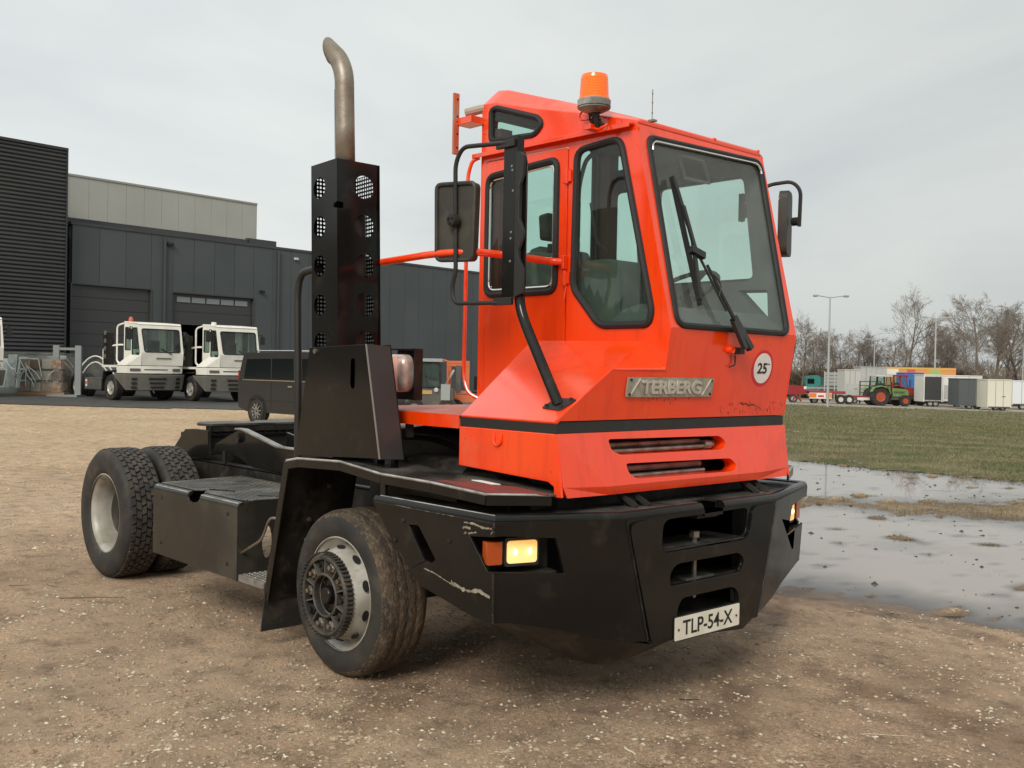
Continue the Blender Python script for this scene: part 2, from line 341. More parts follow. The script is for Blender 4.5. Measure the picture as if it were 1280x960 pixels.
G().prism(side_in, 'y', YF-.03, YF-.0125, [shr(q, .004) for q in (fw0, fw1, fw2, fw3)]).build('cab_lining', interior, T)
def window(parent, out2, y, name='window', gl=None, trim=False, r=.017, inner=None):
    q = gl or glassm
    w = G().prism(out2, 'y', y+.003, y+.008).build(name, q, parent)
    G().tube([(p[0], y, p[1]) for p in out2], r, 8, True).build('gasket', rubber, parent, smooth=True)
    return w
window(nsp, w_top, YN); window(nsp, w_front, YN, r=.019)
door = G().prism(door_in, 'y', YN-.004, YN+.01, [w_door]).build('door', orange, T, bevel=.004)
window(door, w_door, YN-.004, r=.02)
inner = shr(w_door, -.03)
G().tube([(p[0], YN-.006, p[1]) for p in inner], .0075, 6, True).build('window_trim', chrome, door, smooth=True)
G().box(.325, .34, YN-.008, YN+.004, 2.05, 2.73).build('sliding_window_bar', rubber, door)
G().box(.352, .358, YN-.007, YN+.004, 2.05, 2.73).build('sliding_window_bar', chrome, door)
G().box(.56, .585, YN-.02, YN-.002, 2.25, 2.295).build('window_latch', plast, door, bevel=.003)
for z in (2.645, 2.105):
    g = G().tube([(.690, YN-.012, z-.04), (.690, YN-.012, z+.04)], .011, 8); g.box(.66, .72, YN-.012, YN-.004, z-.03, z+.03); g.build('hinge', orange, door, auto=35)
G().tube([(.70, YN-.012, 2.06), (.695, YN-.02, 1.99), (.69, YN-.012, 1.93)], .004, 5).build('hinge_pin', orange, door)
for q in (fw0, fw1, fw2, fw3):
    G().prism(q, 'y', YF-.01, YF-.004).build('window', glassm, T); G().tube([(p[0], YF, p[1]) for p in q], .015, 6, True).build('gasket', rubber, T, smooth=True)
# ---- rear wall, with its window
rw = rnd2([(-.10, 2.08), (.76, 2.08), (.76, 3.02), (.65, 3.09), (-.10, 3.09)], .05)
back = [(YN+.031, 1.40), (YF-.031, 1.40), (YF-.031, 3.14), (YN+.031, 3.14)]
G().prism(back, 'x', -.02, -.008, [rw]).build('rear_panel', orange, T)
G().prism(back, 'x', -.0075, .01, [shr(rw, .004)]).build('cab_lining', interior, T)
G().prism(rw, 'x', -.016, -.011).build('window', glassm, T)
G().tube([(-.02, p[0], p[1]) for p in rw], .016, 6, True).build('gasket', rubber, T, smooth=True)
# ---- front: windscreen frame and nose
wso = rnd2([(-.128, 2.79), (.862, 2.815), (.862, 2.79), (.83, 1.845), (-.148, 1.845)][:1]+[(.862, 2.815), (.815, 1.838), (-.15, 1.845)], [.05, .06, .06, .06], 6)
def P3(f, y, z, dx=0): return (f(z)+dx, y, z)
fo = [(YN+.012, 1.832), (YF-.012, 1.832), (YF-.012, 2.86), (YN+.012, 2.86)]
fr = G().slab([P3(WX, *p) for p in fo], (-.012, 0, 0), [[P3(WX, *p) for p in wso]]).build('windscreen_frame', orange, T)
G().slab([P3(WX, min(max(p[0], YN+.031), YF-.031), p[1], -.0125) for p in fo], (-.018, 0, 0), [[P3(WX, *p, -.0125) for p in shr(wso, .004)]]).build('cab_lining', interior, T)
ws = G().slab([P3(WX, *p, -.004) for p in wso], (-.006, 0, 0)).build('windscreen', glassw, T)
G().tube([P3(WX, *p, 0) for p in wso], .017, 8, True).build('gasket', rubber, ws, smooth=True)
tp = [p for p in shr(wso, -.02) if p[1] > 2.70]
G().tube([P3(WX, *p, .010) for p in sorted(tp, key=lambda q: q[0])], .006, 6).build('window_trim', chrome, ws, smooth=True)
nose = [(-.905, 1.39), (.888, 1.39), (.888, 1.8315), (-.188, 1.8315), (-.188, 1.632), (-.58, 1.626)]
G().slab([P3(NX, *p) for p in nose], (-.012, 0, 0)).build('nose_panel', orange, T)
# far side wall below the windows and a seam strip under the windscreen
G().prism([(-.02, 1.40), (1.32, 1.40), (1.32, 1.388), (-.02, 1.388)], 'y', YF-.012, YF).build('side_sill', orange, T)
for y_, p_ in ((YN+.003, [(1.151, 2.86), (1.399, 1.832), (1.3705, 1.634)]), (YF-.003, [(1.151, 2.86), (1.399, 1.832), (1.336, 1.392)])):
    G().tube([(a-.0035, y_, b) for a, b in p_], .0040, 8).build('corner_weld', orange, T, smooth=True)
# ---- hood slope on the near side
A, B, Cc, D, E, F0 = (.67, -.9, 1.387), (1.335, -.905, 1.387), (1.37, -.58, 1.627), (1.219, -.2, 1.768), (.43, -.2, 1.777), (1.375, -.2, 1.633)
g = G(); down = Vector((0, .006, -.012))
vs = [Vector(p) for p in (A, B, Cc, D, E, F0)]; vs2 = [p+down for p in vs]
fs = [(0, 1, 2, 3, 4), (2, 5, 3)]; n = 6
g.add(vs+vs2, fs+[tuple(i+n for i in reversed(f)) for f in fs]+[(a+n, b+n, b, a) for a, b in ((0, 1), (1, 2), (2, 5), (5, 3), (3, 4), (4, 0))])
hood = g.build('hood', orange, T, bevel=.005)
G().slab([(.672, -.893, 1.39), (.43, -.205, 1.77), (.43, -.205, 1.39)], (.01, 0, 0)).build('hood_end', orange, T)
# ---- roof: chamfered, wedge shaped
st = [(-.035, 3.143, .085, .10), (.01, 3.143, .105, .10), (.092, 3.135, .10, .10), (.456, 3.038, .078, .095), (.731, 2.972, .055, .08), (1.157, 2.861, .018, .04)]
g = G(); rings = []
for x, z, h, w in st:
    rings.append([(x, YN, z), (x, YN+w, z+h), (x, YF-w, z+h), (x, YF, z), (x, YF-.02, z-.015), (x, YN+.02, z-.015)])
vs = [p for r in rings for p in r]; fs = []
for i in range(len(rings)-1):
    for k in range(6): fs.append((i*6+k, i*6+(k+1) % 6, i*6+6+(k+1) % 6, i*6+6+k))
fs += [tuple(range(6)), tuple((len(rings)-1)*6+k for k in range(6))]
G().add(vs, fs).build('roof', orange, T, bevel=.012, seg=3)
G().box(.0, 1.10, YN+.031, YF-.031, 2.835, 2.85).build('ceiling', interior, T) if False else None
G().slab([(.45, YN+.035, 2.90), (1.14, YN+.035, 2.84), (1.14, YF-.035, 2.84), (.45, YF-.035, 2.90)], (0, 0, -.012)).build('ceiling', interior, T)
g = G().bar((-.06, YN-.02, 2.855), (1.142, YN-.02, 2.85), .04, .012); g.bar((-.06, YN-.038, 2.848), (1.142, YN-.038, 2.842), .006, .026); g.build('drip_rail', orange, T, bevel=.003)
G().bar((.0, YF+.014, 2.855), (1.142, YF+.014, 2.85), .026, .012).build('drip_rail', orange, T)
# ---- lower cab: black band, sides, raked front with two slots
fx = lambda z: 1.337+(1.333-z)*.215
G().add([(.66, -.896, 1.334), (1.33, -.898, 1.334), (1.33, .895, 1.334), (.66, .895, 1.334), (.66, -.896, 1.386), (1.33, -.898, 1.386), (1.33, .895, 1.386), (.66, .895, 1.386)],
        [(0, 1, 5, 4), (1, 2, 6, 5), (2, 3, 7, 6), (3, 0, 4, 7), (4, 5, 6, 7), (3, 2, 1, 0)]).build('rubbing_strip', plast, T)
sl = [(.67, 1.143), (.67, 1.3335), (1.337, 1.3335), (1.37, 1.10), (1.378, 1.055), (1.33, 1.053), (1.325, 1.10), (1.29, 1.118)]
for sgn in (-1, 1):
    G().add([(x, sgn*(.905-max(0, (1.10-z))*.5*0), z) for x, z in sl] + [(x, sgn*.89, z) for x, z in sl],
            [tuple(range(8)), tuple(range(15, 7, -1))]+[(i, (i+1) % 8, (i+1) % 8+8, i+8) for i in range(8)]).build('lower_side_panel', orange, T, bevel=.005)
    # corner facet and its lower lip
    P1, Q1, K1, K2, R1 = (1.3375, sgn*.9055, 1.3335), (fx(1.09), sgn*.62, 1.09), (1.372, sgn*.8905, 1.10), (1.378, sgn*.868, 1.053), (fx(1.09)-.012, sgn*.60, 1.05)
    vs = [Vector(p) for p in (P1, Q1, K1, K2, R1)]; o = Vector((-.012, -sgn*.002, 0))
    fs = [(0, 1, 2), (2, 1, 4, 3)]
    G().add(vs+[p+o for p in vs], fs+[tuple(i+5 for i in reversed(f)) for f in fs]+[(0, 1, 6, 5), (1, 4, 9, 6), (4, 3, 8, 9), (3, 2, 7, 8), (2, 0, 5, 7)]).build('corner_facet', orange, T)
slot1 = rnd2([(-.575, 1.302), (.29, 1.292), (.335, 1.255), (.29, 1.222), (-.50, 1.227), (-.56, 1.25)], [.02, .03, .04, .03, .02, .02])
slot2 = rnd2([(-.475, 1.187), (.35, 1.175), (.395, 1.14), (.36, 1.108), (-.41, 1.113), (-.46, 1.14)], [.02, .03, .04, .03, .02, .02])
lo = [(-.905, 1.3335), (.905, 1.3335), (.62, 1.09), (-.62, 1.09)]
lf = G().slab([P3(fx, *p) for p in lo], (-.012, 0, 0), [[P3(fx, *p) for p in s] for s in (slot1, slot2)])
lf.slab([(fx(1.09), -.62, 1.0898), (fx(1.09), .62, 1.0898), (fx(1.09)-.012, .60, 1.05), (fx(1.09)-.012, -.60, 1.05)], (-.012, 0, 0))
gp = lf.build('lower_front_panel', orange, T)
for s in (slot1, slot2):   # folded-in edges of the slots
    g = G(); m = len(s)
    vs = [P3(fx, *p, -.012) for p in s]+[P3(fx, *p, -.07) for p in s]
    G().add(vs, [(i, (i+1) % m, (i+1) % m+m, i+m) for i in range(m)]).build('slot_flange', orange, gp, fix=False)
g = G()
for z, x, r in ((1.238, 1.30, .012), (1.262, 1.27, .018), (1.118, 1.31, .012), (1.15, 1.28, .018)): g.tube([(x, -.6, z), (x, .20, z)], r, 8)
g.build('cooler_pipe', steel, T, smooth=True)
g = G()
for i in range(26): g.box(1.20, 1.24, -.62, .5, 1.085+i*.0095, 1.088+i*.0095)
g.build('radiator_fins', blackm, T)
G().box(1.02, 1.199, -.75, .75, .95, 1.33).build('radiator', blackm, T)
g = G().lathe([(.0, -.02), (.026, -.02), (.026, .03), (.018, .035), (.018, .06), (.0, .06)], (1.30, .22, 1.245), 'y', 10); g.tube([(1.30, .27, 1.245), (1.28, .33, 1.27)], .01, 6); g.build('pipe_fitting', steel, T, auto=35)
# paint chips and rust marks along the nose bottom
g = G(); rr = random.Random(3)
for y0, wv in ((.30, .01), (.36, .012), (.40, .02), (.44, .05), (.48, .03), (.53, .05), (.60, .03), (.63, .01), (.74, .01), (.66, .012), (.72, .02), (.78, .016), (.83, .02), (-.23, .02), (-.17, .05), (-.10, .02), (-.30, .03), (.02, .02)):
    for k in range(4):
        y = y0+rr.uniform(-.02, .02)+k*wv*.3; z = 1.42+rr.uniform(-.012, .045) + (.06 if y < .1 else 0); w = rr.uniform(.0010, .0028); hh = rr.uniform(.003, .016)
        pts = [(y-w, z), (y, z-hh), (y+w, z-.001), (y+w*.4, z+hh*.5)]
        g.slab([P3(NX, *p, .0008) for p in pts], (-.001, 0, 0))
g.build('rust_marks', mat('rust', (.12, .03, .015), .9), T, kind='stuff')
g = G(); pts = [(.46, 1.462), (.49, 1.452), (.51, 1.459), (.54, 1.446), (.57, 1.452), (.60, 1.447)]
g.tube([P3(NX, y, z, .001) for y, z in pts], .003, 5); g.build('scratch', MT['rust'], T)
# ---- badge, speed sticker
bx = .004
bz, by = 1.5425, -.145
corn = rnd2([(by-.33, bz-.047), (by+.33, bz-.047), (by+.33, bz+.047), (by-.33, bz+.047)], .006)
badge = G().slab([P3(NX, *p, bx+.008) for p in corn], (-.008, 0, 0)).build('name_badge', aluc, T, bevel=.002)
NZ = Vector((1, 0, -.146)).normalized(); UZ = Vector((.146, 0, 1)).normalized()
textobj('lettering', 'TERBERG', .46, .066, .007, aluh, Vector(P3(NX, by, bz, bx+.0105)), (0, 1, 0), UZ, badge, bold=.03)
for s in (-1, 1):
    G().bar(P3(NX, by+s*.305, bz+.04, bx+.010), P3(NX, by+s*.245, bz-.04, bx+.010), .006, .006, up=(1, 0, 0)).build('badge_stroke', aluh, badge) if s > 0 else \
    G().bar(P3(NX, by-.305, bz-.04, bx+.010), P3(NX, by-.245, bz+.04, bx+.010), .006, .006, up=(1, 0, 0)).build('badge_stroke', aluh, badge)
for y in (-.33+.02, .33-.02):
    for z in (-.034, .034): G().lathe([(0, .004), (.006, .004), (.006, -.002)], P3(NX, by+y, bz+z, bx+.010), 'x', 8).build('rivet', blackm, badge)
sy, sz = .618, 1.646
def disc(r0, r1, dx, dep, n=40):
    o = [P3(NX, sy+r1*math.cos(2*math.pi*k/n), sz+r1*math.sin(2*math.pi*k/n), dx) for k in range(n)]
    h = [[P3(NX, sy+r0*math.cos(2*math.pi*k/n), sz+r0*math.sin(2*math.pi*k/n), dx) for k in range(n)]] if r0 else []
    return G().slab(o, (-dep, 0, 0), h)
stk = disc(0, .098, .0015, .001).build('speed_sticker', redm, T)
disc(0, .081, .003, .001).build('sticker_face', mat('sticker_white', (.80, .78, .74), .35), stk)
textobj('lettering', '25', .088, .058, .001, ink, Vector(P3(NX, sy-.006, sz, .0045)), (0, 1, 0), UZ, stk, bold=.02)
textobj('lettering', 'km', .022, .008, .001, ink, Vector(P3(NX, sy+.052, sz+.024, .0045)), (0, 1, 0), UZ, stk)
# ---- bumper
BK = (black)
side_b = [(.414, .975), (1.294, .968), (1.294, .905), (1.139, .890), (1.26, .752), (1.294, .758), (1.294, .535), (1.17, .543), (.786, .620), (.714, .681), (.546, .821), (.414, .955)]
slotS = rnd2([(.70, .885), (.775, .89), (.905, .752), (.875, .732), (.822, .738)], .008)
def Fx(y, z):   # facet plane through its three measured corners
    a, b, c = Vector((1.298, -1.2247, .971)), Vector((1.489, -.598, .941)), Vector((1.499, -.435, .373)); n = (b-a).cross(c-a)
    return a.x - (n.y*(y-a.y)+n.z*(z-a.z))/n.x
bum = G().box(1.0, 1.2, -.9, .9, .55, .9).build('bumper_beam', blackm, T)
facet = [(-1.2235, .968), (-.60, .948), (-.445, .376), (-.521, .38), (-.689, .412), (-.875, .470), (-1.117, .525), (-1.2235, .535), (-1.2235, .758), (-1.17, .752), (-.885, .726), (-.935, .884), (-1.15, .905), (-1.2235, .905)]
facet = facet[:10]+rnd2(facet[10:12], 0) + facet[12:]
for s in (-1, 1):
    sbp = side_b if s < 0 else [(min(x, 1.245) if z < .8 and x > 1.2 else x, z) for x, z in side_b]
    G().prism(sbp, 'y', s*1.2247, s*1.2087, [slotS]).build('bumper_side_plate', BK, T, bevel=.004)
    fct = facet if s < 0 else [(max(y, -1.18) if z < .8 else y, z) for y, z in facet]
    G().slab([(Fx(y, z), y*-s if s > 0 else y, z) for y, z in fct], (-.016, 0, 0)).build('bumper_corner_plate', BK, T, bevel=.004)
    # recess housing
    g = G(); v = [(1.02, -1.205, .75), (1.02, -1.205, .89), (1.26, -.87, .89), (1.26, -.87, .73)]
    g.slab([(x, y*-s if s > 0 else y, z) for x, y, z in v], (-.01, 0, 0))
    for z in (.735, .905):
        g.slab([(x, (y*-s if s > 0 else y), z) for x, y in ((1.03, -1.20), (1.27, -1.20), (1.35, -.90), (1.25, -.87))], (0, 0, .008 if z > .8 else -.008))
    g.build('lamp_recess', blackm, T)
    m = -s if s > 0 else 1
    def Y(v): return v*m
    # indicator and headlamp on a bracket
    dirv = Vector((.19, .6267*m, 0)).normalized(); nrm = Vector((.6267, -.19*m, 0)).normalized()
    def lampbox(c, w, h, dep, mt, name, r=.012, par=None):
        c = Vector(c); q = rnd2([(-w/2, -h/2), (w/2, -h/2), (w/2, h/2), (-w/2, h/2)], r)
        return G().slab([c+dirv*a*m*m+Vector((0, 0, 1))*b for a, b in q], -nrm*dep).build(name, mt, par or T, bevel=.004)
    base = Vector((1.297, Y(-1.112), .827))
    hb = lampbox(base+dirv*.052-nrm*.022, .165, .125, .05, plast, 'headlamp')
    lampbox(base+dirv*.052-nrm*.018, .145, .098, .02, lit, 'headlamp_lens', .016, hb)
    for k in (-.035, .035):
        G().lathe([(0, .0), (.010, .001), (.013, .006), (.0, .009)], tuple(base+dirv*(.052+k)-nrm*.021), 'x', 12).build('bulb_glow', bulb, hb)
    ib = lampbox(base-dirv*.082-nrm*.012, .07, .098, .05, amber, 'turn_indicator', .006)
    lampbox(base-dirv*.037-nrm*.03, .02, .10, .03, plast, 'indicator_bracket', .004)
def trap(z): return .60-(.945-z)*.278
FXC = 1.489
ctr = [(-.598, .948), (-.02, .948), (-.02, .915), (.13, .915), (.13, .948), (.598, .948), (.445, .376), (.40, .352), (-.40, .352), (-.445, .376)]
h1 = rnd2([(-.345, .785), (-.335, .925), (.34, .93), (.33, .79)], [.03, .05, .03, .05])
h2 = rnd2([(-.29, .612), (-.30, .67), (-.25, .712), (.26, .712), (.305, .67), (.27, .61)], [.01, .04, .05, .04, .05, .03])
h3 = rnd2([(-.24, .445), (-.235, .50), (-.20, .545), (.22, .545), (.262, .50), (.262, .445)], [.01, .03, .05, .04, .04, .02])
cp = G().prism(ctr, 'x', FXC-.014, FXC, [h1, h2, h3]).build('bumper_centre_plate', BK, T, bevel=.003)
u_pl = rnd2([(-.595, .93), (-.44, .94), (-.375, .90), (-.355, .79), (-.33, .772), (.30, .772), (.345, .80), (.375, .935), (.575, .94), (.43, .358), (-.42, .362)], [.06, .05, .04, .03, .03, .03, .05, .04, .01, .01, .03])
G().prism(u_pl, 'x', FXC+.0005, FXC+.013, [h2, h3]).build('bumper_wear_plate', BK, cp, bevel=.004)
for z0, y0, y1 in ((.775, -.33, .30), (.600, -.26, .25)):
    G().slab([(FXC+.014, y0, z0+.012), (FXC+.014, y1, z0+.012), (FXC-.01, y1, z0-.004+.012), (FXC-.01, y0, z0-.004+.012)], (0, 0, -.008)).build('slot_lip', blackm, cp, bevel=.003)
# shelves and the tow pin behind the slots
for z in (.765, .590, .42): G().box(1.22, FXC-.016, -.36, .36, z, z+.012).build('tow_shelf', deckm, T)
g = G().lathe([(0, .80), (.027, .80), (.027, .83), (.0, .83)], (1.40, 0.02, 0), 'z', 6); g.tube([(1.40, .02, .50), (1.40, .02, .80)], .013, 10); g.box(1.36, 1.44, -.09, .13, .602, .612)
g.build('tow_pin', steel, T, auto=35)
G().tube([(1.38, -.16, .602), (1.38, -.16, .66)], .006, 6).build('shelf_bolt', steel, T)
G().box(1.05, 1.2, -.62, .62, .36, .94).build('bumper_inner_plate', blackm, T)
# rounded top rail and top plate
def rail(pts, name='bumper_top_rail'):
    G().tube(pts, .031, 12).build(name, BK, T, smooth=True)
rail([(.414, -1.194, .966), (1.282, -1.194, .966), (1.46, -.597, .952), (1.46, -.03, .952)])
rail([(1.46, .14, .952), (1.46, .597, .952), (1.282, 1.194, .966), (.414, 1.194, .966)])
tp = [(.43, -1.19), (1.28, -1.19), (1.455, -.6), (1.455, -.03), (1.36, -.03), (1.36, .14), (1.455, .14), (1.455, .6), (1.28, 1.19), (.43, 1.19), (.43, 1.02), (1.16, 1.02), (1.27, .55), (1.27, -.55), (1.16, -1.02), (.43, -1.02)]
G().prism(tp, 'z', .968, .984).build('bumper_top_plate', deckm, T, bevel=.003)
G().box(1.2, 1.45, -.028, .138, .90, .915).build('tow_notch_floor', blackm, T)
for y in (-.47, -.38, .52, .61): G().bar((1.33, y, 1.045), (1.41, y+.03, .985), .03, .02).build('cab_mount', blackm, T)
G().box(1.05, 1.28, -.8, .8, .90, .955).build('bumper_cross_member', blackm, T)
for y in (-.425, .565): G().bar((1.30, y, 1.05), (1.36, y+.01, .98), .06, .04).build('cab_mount_block', blackm, T, bevel=.006)
# folded underside
fold = [(.786, -1.215, .618), (1.17, -1.21, .543), (1.298, -1.11, .525), (1.366, -.875, .470), (1.42, -.689, .412), (1.466, -.521, .380), (1.484, -.40, .353), (1.484, 0, .353)]
low = [(.70, -.80, .42), (.95, -.72, .34), (1.08, -.66, .29), (1.18, -.63, .262), (1.27, -.60, .25), (1.345, -.53, .25), (1.36, -.36, .268), (1.32, 0, .285)]
fold = fold+[(x, -y, z) for x, y, z in reversed(fold[:-1])]; low = low+[(x, -y, z) for x, y, z in reversed(low[:-1])]
m = len(fold); g = G(); g.add(fold+low, [(i, i+1, m+i+1, m+i) for i in range(m-1)]); g.add([(x-.02, y*.97, z+.012) for x, y, z in fold+low], [(m+i, m+i+1, i+1, i) for i in range(m-1)])
g.build('bumper_underside', blackm, T, fix=False, auto=30)
G().lathe([(.0, -.004), (.03, -.004), (.03, .004), (0, .004)], (1.20, -.60, .262), 'z', 16).build('drain_hole', ink, T)
# number plate
pl = rnd2([(-.26, .347), (.26, .347), (.26, .457), (-.26, .457)], .008)
npl = G().prism(pl, 'x', 1.5045, 1.508).build('number_plate', white, T, bevel=.001)
textobj('lettering', 'TLP-54-X', .40, .072, .0012, ink, (1.5088, .0, .402), (0, 1, 0), (0, 0, 1), npl, bold=.012)
for y in (-.232, .232): G().lathe([(0, .003), (.006, .003), (.006, -.001)], (1.5085, y, .398), 'x', 8).build('plate_screw', MT['rust'], npl)
fr_o = rnd2([(-.266, .341), (.266, .341), (.266, .463), (-.266, .463)], .01)
G().prism(fr_o, 'x', 1.503, 1.5068, [pl]).build('plate_frame', plast, npl)
# scratches on the bumper (bare metal where paint is torn off)
def scratch(pts, y=-1.2254, w=.006, seed=0):
    rr = random.Random(seed); g = G(); top = []; bot = []
    P = [Vector(p) for p in pts]
    for i in range(len(P)-1):
        for k in range(7):
            q = P[i].lerp(P[i+1], k/7); a = w*rr.uniform(.2, 1.5); top.append((q.x, y, q.y+a)); bot.append((q.x, y, q.y-a*rr.uniform(.2, .9)))
    for i in range(len(top)-1): g.slab([bot[i], bot[i+1], top[i+1], top[i]], (0, .0006, 0))
    return g.build('paint_scratch', rust, T)
scratch([(.823, .700), (.90, .690), (.969, .673), (1.05, .655)], w=.0035, seed=1)
scratch([(1.02, .668), (1.10, .650), (1.15, .650), (1.20, .662), (1.29, .645)], w=.009, seed=2)
scratch([(1.10, .945), (1.17, .945), (1.22, .936), (1.292, .938)], w=.005, seed=3)
scratch([(1.09, .918), (1.11, .925), (1.15, .921)], w=.006, seed=4); scratch([(1.13, .900), (1.16, .906), (1.19, .912)], w=.004, seed=5); scratch([(1.10, .896), (1.12, .902)], w=.006, seed=8)
scratch([(1.277, .915), (1.29, .93)], w=.005, seed=6); scratch([(.60, .965), (.90, .962), (1.1, .962)], y=-1.2262, w=.0015, seed=7)
# ---- deck, fender, posts
ZD = 1.10
deck = [(-.44, -1.19), (.37, -1.19), (.80, -1.19), (1.20, -1.19), (1.385, -.92), (1.385, .92), (1.20, 1.19), (-.44, 1.19), (-.44, .9), (-.44, -.6)]
prof = [(-.45, 1.088), (-.33, 1.108), (.08, 1.124), (.44, 1.092), (.83, 1.088), (1.21, 1.072)]
for s in (-1, 1):
    vs = [(x, s*1.19, z) for x, z in prof]+[(x, s*.55, z) for x, z in prof]; n = len(prof)
    vs += [(1.345, s*.93, 1.066), (1.345, s*.55, 1.066)]; fs = [(i, i+1, n+i+1, n+i) for i in range(n-1)]+[(n-1, 2*n, 2*n+1, 2*n-1)]
    dp = G().add(vs, fs).build('deck_plate', deckm, T); sol = dp.modifiers.new('thickness', 'SOLIDIFY'); sol.thickness = .008; sol.offset = 0
for s in (-1, 1):
    g = G()
    for (x0, z0), (x1, z1) in zip(prof, prof[1:]): g.bar((x0, s*1.196, z0-.02), (x1, s*1.196, z1-.02), .012, .048)
    g.bar((1.21, s*1.196, 1.05), (1.345, s*.935, 1.045), .012, .048); g.build('deck_edge', black, T, bevel=.003)
    G().tube([(x, s*1.199, z+.004) for x, z in prof]+[(1.345, s*.94, 1.068)], .0065, 6).build('edge_highlight', mat('painted_edge_highlight', (.46, .45, .43), .35, .3, col2=(.22, .21, .20), nscale=12), T, smooth=True)  # pale strip paints in the sky highlight along the deck edge
    G().box(.435, .475, s*1.19-.01, s*1.19+.01, .97, 1.08).build('deck_post', black, T, bevel=.003)
G().slab([(.78, -1.12, 1.092), (1.18, -1.165, 1.0775), (1.36, -.95, 1.072), (1.10, -.93, 1.08)], (0, 0, .003)).build('red_step_mat', mat('faded_red_deck', (.26, .035, .03), .65, col2=(.10, .05, .045), nscale=9, ramp=(.4, .7)), T)
G().slab([(.87, -.99, 1.092), (1.02, -1.0, 1.088), (1.05, -.97, 1.087), (.90, -.96, 1.091)], (0, 0, .004)).build('white_rag', mat('rag', (.75, .75, .72), .8), T)
for x in (.10, .25, .60): G().box(x, x+.16, -.72, -.69, 1.118, 1.13).build('deck_bar', steel, T)
for s in (-1, 1):
    # fender back wall, mudflap
    g = G(); g.slab([(-.455, s*1.19, 1.09), (-.655, s*1.19, .285), (-.655, s*.72, .285), (-.455, s*.72, 1.09)], (.008, 0, 0)); g.build('fender_back', blackm, T)
    g = G(); g.bar((-.45, s*1.194, 1.08), (-.655, s*1.194, .285), .014, .055, up=(1, 0, 0)); g.bar((-.452, s*1.17, 1.07), (-.452, s*.72, 1.07), .02, .03); g.build('fender_edge', black, T, bevel=.003)
    G().slab([(-.658, s*1.205, .33), (-.70, s*1.205, .10), (-.70, s*.80, .10), (-.658, s*.80, .33)], (.01, 0, 0)).build('mudflap', mat('mudflap_rubber', (.022, .02, .018), .8, dust=(.09, .07, .05), dscale=7, bump=.5, bscale=25), T)
    G().box(-.47, .46, s*.60-.004, s*.60+.004, .62, 1.08).build('fender_inner_wall', blackm, T)
    for x, z in ((-.50, .93), (-.545, .74), (-.60, .52), (-.57, .62)): G().lathe([(0, .012), (.012, .01), (.014, 0), (.014, -.004)], (x+.012, s*(1.0-.1*(z > .8)), z), 'x', 8).build('bolt', steel, T)
# ---- chassis
for s in (-1, 1):
    y = s*.45
    g = G(); g.prism([(-4.0, .60), (.9, .60), (.9, .865), (-4.0, .865)], 'y', y-.006, y+.006); g.box(-4.0, .9, y-.006 if s < 0 else y-.09, y+.09 if s < 0 else y+.006, .845, .858); g.box(-4.0, .9, y-.006 if s < 0 else y-.09, y+.09 if s < 0 else y+.006, .60, .613)
    g.build('chassis_rail', blackm, T, bevel=.003)
    arm = rnd2([(-2.78, .955), (-2.77, .998), (-2.40, 1.128), (-2.33, 1.128), (-1.82, 1.035), (-1.1, 1.035), (-.6, 1.0), (-.6, .88), (-1.8, .868), (-2.19, .872), (-2.43, .938)], [.01, .02, .06, .04, .04, .1, .02, .02, .05, .04, .04])
    a_ = G().prism(arm, 'y', s*.455-.014, s*.455+.014).build('lift_arm', black, T, bevel=.005)
    G().prism([(-2.42, 1.131), (-2.32, 1.131), (-1.81, 1.038), (-1.1, 1.038), (-1.1, 1.05), (-1.80, 1.05), (-2.31, 1.143), (-2.42, 1.143)], 'y', s*.455-.035, s*.455+.02).build('arm_flange', mat('worn_light_edge', (.30, .29, .275), .42, .3, col2=(.14, .135, .125), nscale=8), a_, bevel=.003)
    G().lathe([(0, -.03), (.035, -.03), (.035, .03), (0, .03)], (-2.37, s*.465, 1.072), 'y', 20).build('pivot_pin', blackm, a_, auto=35)
    G().bar((-2.62, s*.46, .865), (-2.62, s*.46, .96), .02, .05).build('arm_support', blackm, T)
    ep = [(-3.50, .90), (-3.26, 1.088), (-3.10, 1.10), (-2.86, 1.10), (-2.84, .885), (-3.2, .868), (-3.5, .868)]
    G().prism(ep, 'y', s*.47-.012, s*.47+.012).build('turntable_bracket', black, T, bevel=.005)
for x in (-.9, -1.7, -2.6, -3.9): G().box(x-.03, x+.03, -.444, .444, .64, .82).build('chassis_cross_member', blackm, T)
# fifth wheel plate (horseshoe with entry throat at the back)
fw = [(-2.90, -.43), (-2.90, .43), (-3.0, .48), (-3.05, .48), (-3.22, .38), (-3.25, .12), (-3.10, .045), (-3.08, 0), (-3.10, -.045), (-3.25, -.12), (-3.22, -.38), (-3.05, -.48), (-3.0, -.48)]
fwp = G().prism(fw, 'z', 1.128, 1.148).build('fifth_wheel_plate', mat('greasy_plate', (.10, .095, .085), .4, .5, col2=(.04, .036, .03), nscale=6), T, bevel=.004)
g = G()
for k in range(14): y = -.43+k*.066; g.box(-3.0+.0, -2.915, y, y+.012, 1.06+.01*(k % 3), 1.127)
g.box(-2.93, -2.905, -.42, .42, 1.085, 1.127); g.tube([(-2.95, -.45, 1.06), (-2.95, .45, 1.06)], .025, 8); g.build('plate_ribs', blackm, fwp)
G().box(-3.4, -2.95, -.455, .455, .90, 1.06).build('turntable_base', blackm, T, bevel=.01)
G().box(-2.5, -.7, -.06, .06, .95, .985).build('lift_frame_plate', MT['worn_light_edge'], T)
G().slab([(-2.0, -.30, 1.13), (-1.45, -.30, 1.04), (-1.45, -.28, 1.04), (-2.0, -.28, 1.13)], (0, 0, -.10)).build('hydraulic_gusset', black, T)
